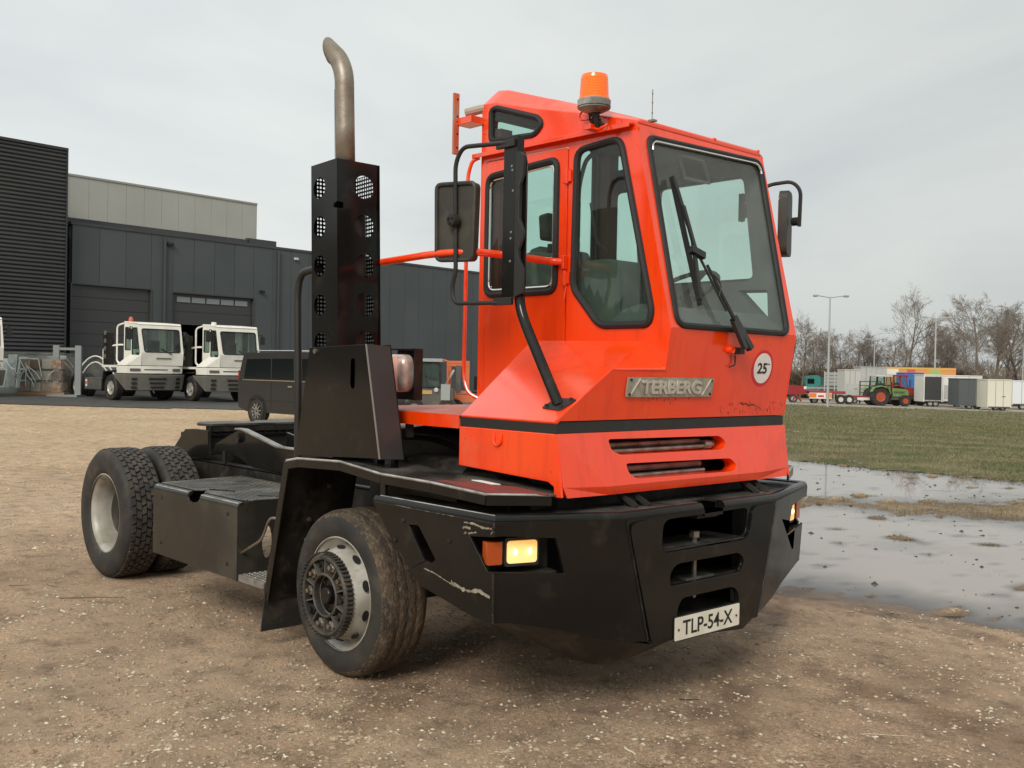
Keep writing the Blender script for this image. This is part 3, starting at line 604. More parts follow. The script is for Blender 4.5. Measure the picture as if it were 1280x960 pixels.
G().lathe([(0, -1.35), (.055, -1.35), (.055, -2.1), (.03, -2.1), (.03, -2.45), (0, -2.45)], (0, .0, .84), 'x', 16).build('lift_cylinder', blackm, T, auto=35)
g = G()
for k, (dy, dz) in enumerate(((0, 0), (.05, .03), (.1, -.02), (-.06, .02), (.16, .05), (-.12, -.02))):
    g.tube(smooth_path([(-.9, -.3+dy*3, .95+dz), (-.35, -.55+dy, 1.22+dz), (.1, -.5+dy, 1.26+dz), (.5, -.35+dy*2, 1.14)], .25), .016, 6)
g.build('air_hoses', plast, T, smooth=True)
G().box(-.6, .66, -.55, .55, .62, 1.26).build('engine_block', blackm, T, bevel=.02)
G().lathe([(0, -.25), (.14, -.25), (.16, -.2), (.16, .2), (.14, .25), (0, .25)], (.35, -.72, 1.0), 'x', 18).build('air_reservoir', blackm, T, auto=35)
# front and rear axles
for x, z, L in ((0, .40, .98), (-3.18, .486, .78)):
    G().lathe([(0, -L), (.07, -L), (.07, -.25), (.16, -.12), (.16, .12), (.07, .25), (.07, L), (0, L)], (x, 0, z), 'y', 16).build('axle', blackm, T, auto=35)
G().box(-.5, .6, -.40, .40, .35, .6).build('oil_sump', blackm, T, bevel=.03)
# ---- red rear platform
pf = G().box(-.46, .668, -.895, .895, 1.372, 1.387); pf.box(-.46, .668, -.9, -.888, 1.325, 1.3715); pf.box(-.46, -.448, -.888, .888, 1.325, 1.3715); pf.box(-.46, .655, .888, .9, 1.325, 1.3715)
pf = pf.build('rear_platform', mat('platform_paint', (.50, .10, .06), .55, col2=(.40, .17, .12), nscale=14, ramp=(.4, .65), dust=(.55, .42, .34), dscale=9, dramp=(.55, .8), bump=.3, bscale=90), T, bevel=.002)
G().box(-.455, .667, -.904, -.9005, 1.322, 1.388).build('platform_edge', orange, pf)
G().box(.20, .22, -.88, -.84, 1.25, 1.324).build('platform_bracket', steel, T)
# ---- side box behind the front wheel
for s in (-1, 1):
    o = rnd2([(-2.18*0, 0)], 0) if False else None
    yo, yi = s*1.20, s*.52
    cs = rnd2([(abs(yo), .336), (abs(yo), .80), (abs(yi), .80), (abs(yi), .336)], [.01, .04, .0, .0], 5)
    notch = rnd2([(-1.655, .83), (-1.645, .765), (-1.60, .745), (-1.55, .76), (-1.50, .83)], [.0, .02, .02, .02, .0]) if s < 0 else None
    outer = [(-2.18, .336), (-1.0, .336), (-1.0, .765), (-1.50, .765), (-1.53, .745), (-1.60, .735), (-1.645, .745), (-1.66, .765), (-2.18, .765)]
    bxp = G().prism(outer, 'y', yo, yo+(.012 if s < 0 else -.012)).build('tool_box_side', mat('box_paint', (.019, .018, .015), .36, col2=(.030, .028, .023), nscale=1.5, rvar=.1, spec=.3, dust=(.08, .07, .055), dscale=3, dramp=(.5, .9), coat=.2), T, bevel=.004)
    for a, b in ((-2.18, -1.665), (-1.495, -1.0)):
        q = [(abs(yo)-.035+.035*math.sin(t), .765+.035*(1-math.cos(math.pi/2-t)) if False else .765+.035*math.cos(t)) for t in [k*math.pi/12 for k in range(7)]]
        q = q + [(abs(yo)-.012, .765), (abs(yo)-.04, .785)]
        G().prism([(s*y_, z_) for y_, z_ in q], 'x', a, b).build('box_rolled_edge', MT['box_paint'], bxp, auto=40)
    ends = [(yo, .336), (yo, .765), (s*(abs(yo)-.035), .80), (yi, .80), (yi, .336)]
    for x in (-2.18, -1.012):
        hole = [circ(s*1.0, .55, .035, 16, .10)] if x > -2 else []
        G().prism([(p[0]*1.0-(s*.001), p[1]-.001) for p in ends], 'x', x, x+.012, hole).build('tool_box_end', MT['box_paint'], bxp)
    lid = [(-2.16, s*1.155), (-1.66, s*1.155), (-1.60, s*1.09), (-1.52, s*1.155), (-1.08, s*1.155), (-1.0, s*1.10), (-1.0, yi), (-2.25, yi)]
    G().prism(lid, 'z', .80, .808).build('box_lid', checker, bxp, bevel=.002)
    g = G()
    for i in range(34):
        for j in range(18):
            x, y = -2.12+i*.033, s*(.56+j*.033)
            if -1.70 < x < -1.46 and abs(y) > 1.05: continue
            a = .010 if (i+j) % 2 else -.010
            g.bar((x-.010, y-a, .8085), (x+.010, y+a, .8085), .005, .003)
    g.build('tread_pattern', checker, bxp, kind='stuff', fix=False)
    G().bar((-1.60, s*1.08, .812), (-1.42, s*1.0, .812), .012, .006).build('lid_handle', ink, bxp); G().bar((-1.16, s*.98, .811), (-1.06, s*.90, .811), .02, .004).build('lid_slot', ink, bxp)
    G().box(-2.42, -2.18, s*1.02-.03, s*1.02+.03, .66, .70).build('box_bracket', blackm, T)
    G().box(-2.1, -1.05, min(s*.5, s*1.15), max(s*.5, s*1.15), .40, .72).build('tank_core', blackm, T) if False else None
    # step between box and fender, with its stay
    stp = G().box(-1.0, -.70, min(s*1.19, s*.90), max(s*1.19, s*.90), .335, .375).build('side_step', stepm, T, bevel=.003)
    g = G()
    for i in range(9):
        for j in range(8): g.lathe([(.0, .006), (.008, .004), (.011, 0)], (-.98+i*.032, s*(.92+j*.034), .375), 'z', 6)
    g.build('step_grip', stepm, stp, kind='stuff')
    G().tube(smooth_path([(-1.0, s*1.17, .50), (-.80, s*1.15, .60), (-.73, s*1.14, .74), (-.58, s*1.14, .745)], .05), .008, 6).build('step_stay', steel, T, smooth=True)
# ---- pedestal with exhaust stack
ped = [(-.443, 1.118), (.352, 1.160), (.218, 1.728), (-.312, 1.712)]
PY0, PY1 = -1.15, -1.0
gq = G().prism(ped, 'y', PY0, PY0+.006, [rnd2([(.085, 1.50), (.085, 1.655), (.125, 1.655), (.125, 1.50)], .02)]); pd = gq.build('stack_pedestal', black, T, bevel=.002)
G().slab([(.353, PY0, 1.158), (.353, PY1, 1.150), (.219, PY1, 1.722), (.219, PY0, 1.728)], (-.006, 0, 0)).build('pedestal_front', mat('pedestal_front_paint', (.028, .028, .027), .45, col2=(.042, .04, .038), nscale=3, coat=.2), pd)
G().prism(ped, 'y', PY1, PY1+.006).build('pedestal_back', black, pd)
G().slab([(-.443, PY0+.006, 1.118), (-.443, PY1, 1.118), (-.312, PY1, 1.712), (-.312, PY0+.006, 1.712)], (.006, 0, 0)).build('pedestal_end', black, pd)
G().bar((.356, PY0, 1.158), (.222, PY0, 1.728), .008, .004).build('pedestal_seam', mat('bright_edge', (.30, .29, .27), .4, .4), pd)
for x in (.18, .30): G().box(x, x+.025, PY1-.04, PY1-.01, 1.105, 1.16).build('pedestal_foot', black, pd)
G().box(-.30, -.07, -1.0, -.87, 1.10, 1.70).build('stack_foot', black, T)
G().lathe([(0, -.012), (.014, -.012), (.014, .004), (0, .004)], (-.245, PY0, 1.692), 'y', 10).build('bolt', steel, pd)
# stack guard: a tall square box with five round holes a side and perforated sheets behind
XS0, XS1, YS0, YS1, ZS0, ZS1 = -.315, -.062, -1.132, -.858, 1.66, 2.70
TL = Matrix.Translation((-.2, 0, ZS0)) @ Matrix.Rotation(math.radians(-2.2), 4, 'Y') @ Matrix.Translation((.2, 0, -ZS0))
zs = [2.572, 2.362, 2.152, 1.942, 1.735]
topc = 0
notch = [(XS1+.0005, 2.44), (XS1-.02, 2.44), (XS1-.02, 2.478), (XS1+.0005, 2.478)]
side = [(XS0, ZS0), (XS1, ZS0), (XS1, 2.442), (XS1-.035, 2.45), (XS1-.035, 2.47), (XS1, 2.478), (XS1, ZS1), (XS0, ZS1)]
stack = G().prism(side, 'y', YS0, YS0+.004, [circ((XS0+XS1)/2-.045, z, .058) for z in zs]).build('stack_guard', black, T, xf=TL)
G().prism([(YS0+.0045, ZS0), (YS1, ZS0), (YS1, 2.30), (YS1-.012, 2.30), (YS1-.012, 2.335), (YS1, 2.335), (YS1, ZS1), (YS0+.0045, ZS1), (YS0+.0045, 2.478), (YS0+.04, 2.475), (YS0+.04, 2.445), (YS0+.0045, 2.442)], 'x', XS1-.004, XS1, [circ((YS0+YS1)/2+.035, z, .063) for z in zs]).build('guard_front', black, stack, xf=TL)
def perf(fn, w0, w1, name):
    g = G(); p = .0215; r = .0066; n = 6
    nx, nz_ = int((w1-w0)/p), int((ZS1-ZS0-.04)/p)
    for i in range(nx):
        for j in range(nz_):
            cx, cz = w0+(i+.5)*p, ZS0+.02+(j+.5)*p
            sq = [(cx+a*p/2, cz+b*p/2) for a, b in ((1, 0), (1, 1), (0, 1), (-1, 1), (-1, 0), (-1, -1), (0, -1), (1, -1))]
            ci = [(cx+r*math.cos(k*math.pi/4), cz+r*math.sin(k*math.pi/4)) for k in range(8)]
            g.add([fn(*q) for q in sq+ci], [(k, (k+1) % 8, (k+1) % 8+8, k+8) for k in range(8)])
    g.build(name, black, stack, xf=TL, fix=False)
perf(lambda a, z: (XS0+.003, a, z), YS0+.004, YS1-.002, 'perforated_sheet')
perf(lambda a, z: (a, YS1-.003, z), XS0+.003, XS1-.004, 'perforated_sheet')
for x, y in ((XS0, YS1), (XS1-.004, YS1), (XS0, YS0+.005)):
    G().box(x, x+.02 if x < -.1 else x+.004, y-.02 if y > -1 else y, y if y > -1 else y+.02, ZS0, ZS1).build('guard_corner', black, stack, xf=TL)
G().prism([(XS0, YS0), (XS1, YS0), (XS1, YS1), (XS0, YS1)], 'z', ZS1+.0005, ZS1+.004, [circ(-.125, -1.035, .06, 24)]).build('guard_top', black, stack, xf=TL)
G().tube([(-.19, -.988, ZS0), (-.19, -.988, 2.50), (-.14, -1.02, 2.53), (-.13, -1.03, 2.66)], .045, 20, rs=[.104, .104, .045, .045]).build('silencer_pipe', blackm, stack, smooth=True, xf=TL)
# the pipe itself, elbow cut upright at the mouth
pts = [(-.165, -1.035, 2.66), (-.178, -1.035, 2.9), (-.19, -1.035, 3.12)]
for k in range(1, 10):
    a = math.radians(k*6.3); pts.append((-.19-.23*(1-math.cos(a)), -1.035, 3.12+.23*math.sin(a)))
g = G(); r = .052; n = 28; P = [Vector(p) for p in pts]; rings = []
for i, p in enumerate(P):
    t = (P[min(i+1, len(P)-1)]-P[max(i-1, 0)]).normalized(); u = Vector((0, 1, 0)); w = t.cross(u)
    ring = [p+(u*math.cos(2*math.pi*k/n)+w*math.sin(2*math.pi*k/n))*r for k in range(n)]
    if i == len(P)-1: ring = [q if True else q for q in [Vector((min(q.x, q.x), q.y, q.z)) for q in ring]]
    rings.append(ring)
last = rings[-1]; tt = (P[-1]-P[-2]).normalized(); ncut = Vector((-1, 0, -.28)).normalized(); pc = P[-1]+tt*.045
rings.append([q+tt*((pc-q).dot(ncut)/tt.dot(ncut)) for q in last])
vs = [q for R in rings for q in R]; m = len(rings)
fs = [(i*n+k, i*n+(k+1) % n, (i+1)*n+(k+1) % n, (i+1)*n+k) for i in range(m-1) for k in range(n)]
pipe = G().add(vs, fs).build('exhaust_pipe', exh, T, smooth=True)
so = pipe.modifiers.new('wall', 'SOLIDIFY'); so.thickness = .003; so.offset = -1
G().tube([(-.173-r*.5, -1.035-r*.86, 2.70), (-.19-r*.5, -1.035-r*.86, 3.10)], .0018, 4).build('pipe_seam', blackm, pipe)
# ---- lamp on a bracket behind the pedestal
g = G().box(-.05, .165, -.755, -.745, 1.44, 1.715); g.box(.158, .166, -.80, -.755, 1.44, 1.715); g.box(-.05, .165, -.80, -.755, 1.707, 1.715); lb = g.build('lamp_bracket', blackm, T)
q = rnd2([(-.11, -.10), (.10, -.10), (.10, .10), (-.11, .10)], .07, 6)
g = G()
for i, (sc, dx) in enumerate(((1, 0), (.97, .03), (.8, .055), (.4, .072))): pass
rings = [[(.03+a*sc*.95, -.775-dx, 1.583+b*sc*1.02) for a, b in q] for sc, dx in ((1, 0), (1, .03), (.95, .05), (.78, .066), (.4, .074))]
n = len(q); vs = [p for R in rings for p in R]; fs = [(i*n+k, i*n+(k+1) % n, (i+1)*n+(k+1) % n, (i+1)*n+k) for i in range(len(rings)-1) for k in range(n)]+[tuple((len(rings)-1)*n+k for k in range(n))]
wl = G().add(vs, fs).build('work_lamp', mat('lamp_reflector', (.72, .66, .60), .25, .35, col2=(.5, .3, .26), nscale=9), T, smooth=True)
G().tube([(.055, -.845, 1.49), (.06, -.852, 1.575), (.055, -.845, 1.67)], .018, 8).build('lamp_tube', mat('lamp_tube', (.80, .45, .36), .3), wl, smooth=True)
# ---- black standpipe left of the pedestal, orange hand rails
G().tube(smooth_path([(-.50, -1.10, 1.0), (-.505, -1.10, 1.5), (-.53, -1.10, 2.02), (-.50, -1.10, 2.13), (-.33, -1.08, 2.15)], .12), .021, 12).build('standpipe', plast, T, smooth=True)
rail_ = G().tube(smooth_path([(-.08, -.845, 2.185), (.34, -.81, 2.205), (.545, -.72, 2.21), (.57, -.46, 2.205), (.62, -.24, 2.195), (.69, -.212, 2.19)], .14, 8), .0195, 12).build('hand_rail', orange, T, smooth=True)
g = G().box(.68, .70, -.235, -.205, 2.15, 2.225); g.build('rail_clevis', orange, rail_, bevel=.005)
G().tube(smooth_path([(-.02, -.215, 2.84), (-.06, -.235, 2.825), (-.085, -.245, 2.75), (-.085, -.25, 1.56), (-.04, -.25, 1.47), (.02, -.215, 1.44)], .06), .0115, 10).build('grab_handle', orange, T, smooth=True)
# plate holder behind the roof
rb = mat('faded_orange_bracket', (.55, .13, .06), .6, col2=(.42, .22, .15), nscale=8)
g = G().box(-.14, -.125, -.325, -.285, 2.86, 3.215); sb = g.build('rear_sign_bracket', rb, T, bevel=.002)
for z in (3.18, 3.08, 3.05, 2.98, 2.90): G().lathe([(0, .001), (.006, .001), (.006, -.001)], (-.124, -.30, z), 'x', 8).build('bolt_hole', ink, sb)
G().box(-.14, .0, -.30, -.19, 3.03, 3.07).build('bracket_arm', orange, sb, bevel=.002)
G().tube([(-.12, -.24, 3.11), (-.05, -.20, 3.125), (-.02, -.18, 3.13)], .026, 10).build('rear_work_lamp', mat('old_lamp', (.36, .30, .24), .5), T, smooth=True)
# ---- beacon
bc = (.935, -.275)
b0 = G().lathe([(0, 2.925), (.055, 2.93), (.083, 2.945), (.085, 2.985), (.078, 2.99), (0, 2.99)], (*bc, 0), 'z', 32).build('beacon', mat('beacon_base', (.40, .42, .39), .5, col2=(.10, .10, .09), nscale=9, dust=(.05, .05, .045), dscale=6), T, auto=35)
G().lathe([(.0, 2.925), (.084, 2.95), (.086, 2.953)], (*bc, 0), 'z', 32).build('beacon_underside', plast, b0, auto=35)
prof = [(.078, 2.990), (.078, 3.0), (.0735, 3.003)]
for k in range(12): z = 3.005+k*.008; prof += [(.0745-.0004*k, z), (.0728-.0004*k, z+.004)]
prof += [(.069, 3.105), (.066, 3.113), (.05, 3.119), (0, 3.121)]
G().lathe(prof, (*bc, 0), 'z', 36).build('beacon_lens', beaconm, b0, smooth=True)
g = G().tube([(bc[0], bc[1], 2.93), (bc[0]+.01, bc[1]+.01, 2.885), (bc[0]+.0, bc[1]+.03, 2.855)], .013, 8)
rr = random.Random(4)
for k in range(7): g.tube([(bc[0]-.03+.01*k, bc[1]+rr.uniform(-.01, .02), 2.93), (bc[0]-.02+rr.uniform(-.02, .06), bc[1]+rr.uniform(-.01, .03), 2.895), (bc[0]-.01+rr.uniform(-.03, .06), bc[1]+.03, 2.865)], .006, 5)
g.build('beacon_socket', plast, b0, smooth=True)
g = G().tube(smooth_path([(.84, -.25, 2.96), (.835, -.28, 2.93), (.85, -.285, 2.90), (.90, -.285, 2.895)], .02), .006, 6); g.box(.83, .85, -.26, -.21, 2.95, 3.0); g.tube([(.93, -.26, 2.85), (.97, -.275, 2.835), (1.0, -.27, 2.845), (1.005, -.25, 2.86)], .007, 6); g.box(.885, .93, -.29, -.24, 2.845, 2.87)
g.build('beacon_bracket', orange, T, smooth=False)
G().lathe([(0, .02), (.008, .015), (.01, 0)], (.80, -.12, 3.02), 'z', 8).build('roof_bolt', orange, T)
g = G().tube([(1.205, -.14, 2.86), (1.205, -.14, 3.02)], .0022, 5)
for z in (2.90, 2.95, 2.995): g.tube([(1.205, -.14, z), (1.205, -.14, z+.006)], .004, 5)
g.box(1.19, 1.225, -.155, -.125, 2.858, 2.868); g.build('aerial', steel, T)
for y in (.45, .86): G().lathe([(0, .012), (.01, .01), (.012, 0)], (1.15, y, 2.875), 'z', 8).build('roof_bolt', orange, T)
# ---- wipers
def WP(y, z, d): return Vector((WX(z)+d, y, z))
wr = G(); a0, a1 = WP(.345, 1.735, .055), WP(.10, 2.19, .05)
wr.bar(WP(.36, 1.742, .05), WP(.25, 1.90, .055), .035, .03, up=(1, 0, .24)); wr.bar(WP(.30, 1.742, .06), WP(.24, 1.88, .06), .03, .022, up=(1, 0, .24))
wr.tube([WP(.25, 1.90, .055), WP(.12, 2.16, .045)], .009, 8, rs=[.011, .008]); wr.tube([WP(.21, 1.93, .05), WP(.06, 2.21, .045)], .007, 8)
wr.box(*[c for c in (1.39, 1.43, .33, .37, 1.715, 1.75)])
wip = wr.build('wiper_arm', plast, T, auto=40)
G().bar(WP(-.02, 2.60, .025), WP(.025, 1.95, .028), .012, .026, up=(1, 0, .24)).build('wiper_blade', rubber, wip)
g = G().bar(WP(-.025, 2.585, .04), WP(.02, 2.35, .045), .022, .012, up=(1, 0, .24)); g.bar(WP(.0, 2.45, .05), WP(.035, 2.20, .055), .020, .014, up=(1, 0, .24)); g.bar(WP(.03, 2.28, .05), WP(.02, 1.98, .04), .022, .012, up=(1, 0, .24)); g.bar(WP(.0, 2.23, .05), WP(.09, 2.20, .055), .035, .03, up=(1, 0, .24)); g.build('blade_holder', plast, wip)
G().tube(smooth_path([WP(.14, 2.11, .06), WP(.18, 2.07, .07), WP(.155, 2.0, .06)], .03), .004, 5).build('washer_hose', rubber, wip, smooth=True)
G().lathe([(0, .03), (.018, .03), (.02, .0), (.0, 0)], (1.385, .29, 1.735), 'x', 10).build('wiper_spindle', orange, wip)
G().tube(smooth_path([(1.395, .335, 1.71), (1.39, .345, 1.66), (1.385, .30, 1.648)], .015), .004, 5).build('washer_pipe', rubber, T, smooth=True)
# ---- near mirror: foot on the hood, bent pipe, channel post, mirror on a loop
foot = Vector((1.222, -.775, 1.452))
mast = G().tube(smooth_path([foot, (.92, -.715, 1.84), (.875, -.71, 1.93), (.872, -.71, 2.10)], .08), .026, 14).build('mirror_post', black, T, smooth=True)
hn = (Vector(B)-Vector(A)).cross(Vector(E)-Vector(A)).normalized(); t1 = Vector((1, 0, 0)); t2 = hn.cross(t1)
c0 = foot-hn*.0
G().slab([c0+t1*a+t2*b+hn*.002 for a, b in rnd2([(-.075, -.04), (.06, -.055), (.075, .05), (-.055, .055)], .015)], hn*.01).build('mast_foot', plast, mast, bevel=.002)
for a, b in ((-.05, -.03), (.045, -.035), (.05, .035), (-.04, .035)): G().lathe([(0, .016), (.009, .016), (.009, 0)], tuple(c0+t1*a+t2*b+hn*.008), 'z', 6).build('bolt', plast, mast)
cx0, cx1, cy = .775, .872, -.735
g = G().box(cx0, cx1, cy-.004, cy+.004, 1.965, 2.745); g.box(cx0, cx0+.006, cy+.004, cy+.04, 1.965, 2.745); g.box(cx1-.006, cx1, cy+.004, cy+.04, 1.965, 2.745)
ch = g.build('mirror_channel', black, mast, bevel=.001)
for z in (2.60, 2.58, 2.48, 2.28, 2.25, 2.14): G().lathe([(0, -.002), (.006, -.002), (.006, .001)], (.83+(z*37 % 1)*.02, cy-.0045, z), 'y', 8).build('channel_hole', MT['bright_edge'], ch)
wave = [(.872, 1.93), (.93, 1.99), (.935, 2.64), (.905, 2.66), (.872, 2.66), (.872, 2.50), (.885, 2.46), (.885, 2.35), (.905, 2.30), (.905, 2.24), (.885, 2.20), (.885, 2.06), (.905, 2.02), (.892, 1.95)]
G().prism([(.873, 1.95), (.915, 1.97), (.925, 2.03), (.925, 2.60), (.905, 2.665), (.873, 2.665)], 'y', cy+.012, cy+.02).build('post_web', black, mast, bevel=.003)
G().prism([(.88, 1.96), (.935, 1.98), (.935, 2.10), (.905, 2.15), (.905, 2.19), (.935, 2.25), (.935, 2.28), (.905, 2.34), (.905, 2.50), (.93, 2.55), (.93, 2.64), (.90, 2.66), (.88, 2.66)], 'y', cy-.02, cy-.0).build('post_web', plast, mast, bevel=.003)
ml = G().tube(smooth_path([(.83, -.742, 2.715), (.50, -.775, 2.735), (.452, -.78, 2.66), (.47, -.78, 2.10), (.44, -.78, 2.03), (.46, -.78, 1.945), (.80, -.74, 1.94)], .06), .0115, 10).build('mirror_bracket', plast, T, smooth=True)
for z in (2.71, 1.945): G().box(.73, .86, -.755, -.735, z-.018, z+.018).build('bracket_clamp', plast, ml, bevel=.003)
mq = rnd2([(.315, 2.16), (.60, 2.135), (.592, 2.56), (.308, 2.585)], .035)
# the head faces the cab rear; a shallow shell with a rim
mc = Vector((.455, -.79, 2.36)); md = Vector((.95, .30, 0)).normalized(); mn = Vector((.30, -.95, 0)).normalized()
def mshell(pts, depth, name, mt, off=0, par=None, sc=1.0): return G().slab([mc+md*a*sc+Vector((0, 0, 1))*b*sc+mn*off for a, b in pts], mn*depth).build(name, mt, par or T, bevel=.008)
mp_ = rnd2([(-.112, -.195), (.108, -.20), (.118, .20), (-.12, .205)], [.03]*4)
hd = mshell(mp_, -.05, 'mirror', mat('mirror_housing', (.025, .024, .022), .55, col2=(.04, .038, .03), nscale=5, dust=(.07, .06, .04), dscale=4), -.02)
mshell(mp_, -.006, 'mirror_glass', chrome, -.0705, hd, .94)
rim = [mc+md*a*.97+Vector((0, 0, 1))*b*.97+mn*(-.018) for a, b in mp_]
G().tube(rim, .012, 8, True).build('mirror_rim', MT['mirror_housing'], hd, smooth=True)
g = G().lathe([(0, -.02), (.03, -.018), (.033, .0), (.033, .02)], (.465, -.80, 2.365), 'y', 16); g.build('mirror_clamp', plast, hd, auto=35)
for k in range(3): a = 2.1*k+.5; G().lathe([(0, -.006), (.006, -.006), (.006, 0)], (.465+.017*math.cos(a), -.82, 2.365+.017*math.sin(a)), 'y', 6).build('screw', blackm, hd)
# ---- far mirror
fm = G().tube(smooth_path([(1.02, .905, 2.50), (1.05, 1.0, 2.66), (1.08, 1.07, 2.725), (1.22, 1.11, 2.735), (1.275, 1.115, 2.68), (1.27, 1.115, 2.47)], .05), .011, 8).build('mirror_bracket', plast, T, smooth=True)
G().box(1.0, 1.03, .9, .925, 2.50, 2.66).build('bracket_foot', plast, fm)
G().tube([(1.03, .925, 2.52), (1.03, .925, 2.60)], .01, 6).build('bracket_clamp', plast, fm)
mc = Vector((1.175, 1.09, 2.49)); md, mn = Vector((-.40, .917, 0)), Vector((.917, .40, 0))
hd = mshell(rnd2([(-.09, -.185), (.09, -.19), (.09, .19), (-.09, .185)], .05), -.05, 'mirror', MT['mirror_housing'], .04)
mshell(rnd2([(-.09, -.185), (.09, -.19), (.09, .19), (-.09, .185)], .05), -.004, 'mirror_glass', chrome, -.0105, hd, .93)
G().lathe([(0, .02), (.025, .02), (.025, -.02), (0, -.02)], (1.25, 1.11, 2.50), 'x', 12).build('mirror_clamp', plast, hd, auto=35)
# ---- cab interior: seat, steering wheel, dash, roof lamp
seat = G().prism(rnd2([(.10, 1.62), (.16, 1.60), (.62, 1.60), (.66, 1.68), (.62, 1.75), (.22, 1.74)], .04), 'y', .12, .60).build('seat', seatm, T, bevel=.02)
G().slab([(.20, .13, 1.74), (.02, .14, 2.34), (.02, .58, 2.34), (.20, .59, 1.74)], (.11, 0, .02)).build('seat_back', seatm, seat, bevel=.03)
G().slab([(.015, .24, 2.40), (-.0, .24, 2.56), (-.0, .48, 2.56), (.015, .48, 2.40)], (.09, 0, .01)).build('head_rest', seatm, seat, bevel=.02)
st2 = G().prism(rnd2([(.72, 1.55), (1.0, 1.5), (1.22, 1.6), (1.25, 1.80), (1.10, 1.90), (1.04, 2.10), (.96, 2.28), (.86, 2.30), (.80, 2.15), (.78, 1.9)], .05), 'y', -.12, .22)
G().prism(rnd2([(.80, 1.42), (1.33, 1.42), (1.36, 1.86), (1.20, 1.96), (1.05, 1.93), (.90, 1.80)], .04), 'y', -.16, .86).build('dashboard', interior, T, bevel=.02)
sb_ = G().slab([(.30, -.10, 1.74), (.18, -.08, 2.28), (.18, .26, 2.28), (.30, .28, 1.74)], (.12, 0, .02)).build('passenger_seat_back', seatm, T, bevel=.04)
cst = Vector((1.03, .36, 2.06)); ax = Vector((-.45, 0, .9)).normalized(); u = Vector((0, 1, 0)); w = ax.cross(u)
sw = G().tube([cst+(u*math.cos(2*math.pi*k/28)+w*math.sin(2*math.pi*k/28))*.20 for k in range(28)], .013, 8, True).build('steering_wheel', plast, T, smooth=True)
g = G()
for a in (.3, 2.4, 4.5): g.bar(cst-ax*.03, cst+(u*math.cos(a)+w*math.sin(a))*.195, .025, .012)
g.tube([cst-ax*.03, cst-ax*.35], .03, 8); g.build('steering_column', plast, sw)
G().box(.40, .55, -.12, .10, 1.9, 2.15).build('console_box', mat('console_grey', (.07, .08, .07), .6), T, bevel=.015) if False else None
hf = [[WX(z)-.25-.0, y, z] for y, z in ((.33, 2.78), (.60, 2.79), (.60, 2.66), (.33, 2.65))]
G().tube([(.95, .40, 2.82), (.98, .42, 2.69), (.98, .64, 2.69), (.95, .62, 2.82)], .011, 6, True).build('sunvisor_frame', mat('visor_frame', (.35, .36, .36), .5), T, smooth=True)
G().box(-.005, .10, -.16, -.07, 1.45, 3.0).build('corner_pillar', liner, T); G().box(-.005, .10, .78, .86, 1.45, 3.0).build('corner_pillar', liner, T)
G().tube(smooth_path([(.72, -.15, 1.80), (.72, -.15, 2.60), (.74, -.12, 2.74), (.80, -.10, 2.78)], .06), .012, 8).build('inner_grab_rail', plast, T, smooth=True)
G().tube(smooth_path([(1.16, -.13, 1.92), (1.12, -.13, 2.3), (1.05, -.12, 2.75)], .06), .01, 8).build('inner_grab_rail', plast, T, smooth=True)
G().tube(smooth_path([(.80, -.14, 2.50), (.79, -.08, 2.30), (.84, -.05, 2.25)], .06), .008, 6).build('coiled_cable', plast, T, smooth=True)
for y, z, x in ((.28, 2.03, 1.0), (.12, 2.10, .98)): G().tube([(x, y, z-.12), (x-.02, y, z), (x-.05, y, z+.04)], .018, 8, rs=[.012, .016, .024]).build('control_lever', plast, T, smooth=True)
G().prism(rnd2([(.70, 1.5), (1.0, 1.5), (1.0, 2.02), (.96, 2.20), (.72, 2.20)], .05), 'y', -.12, .10).build('side_console', mat('console_cloth', (.055, .065, .055), .8, col2=(.09, .10, .085), nscale=7), T, bevel=.02)
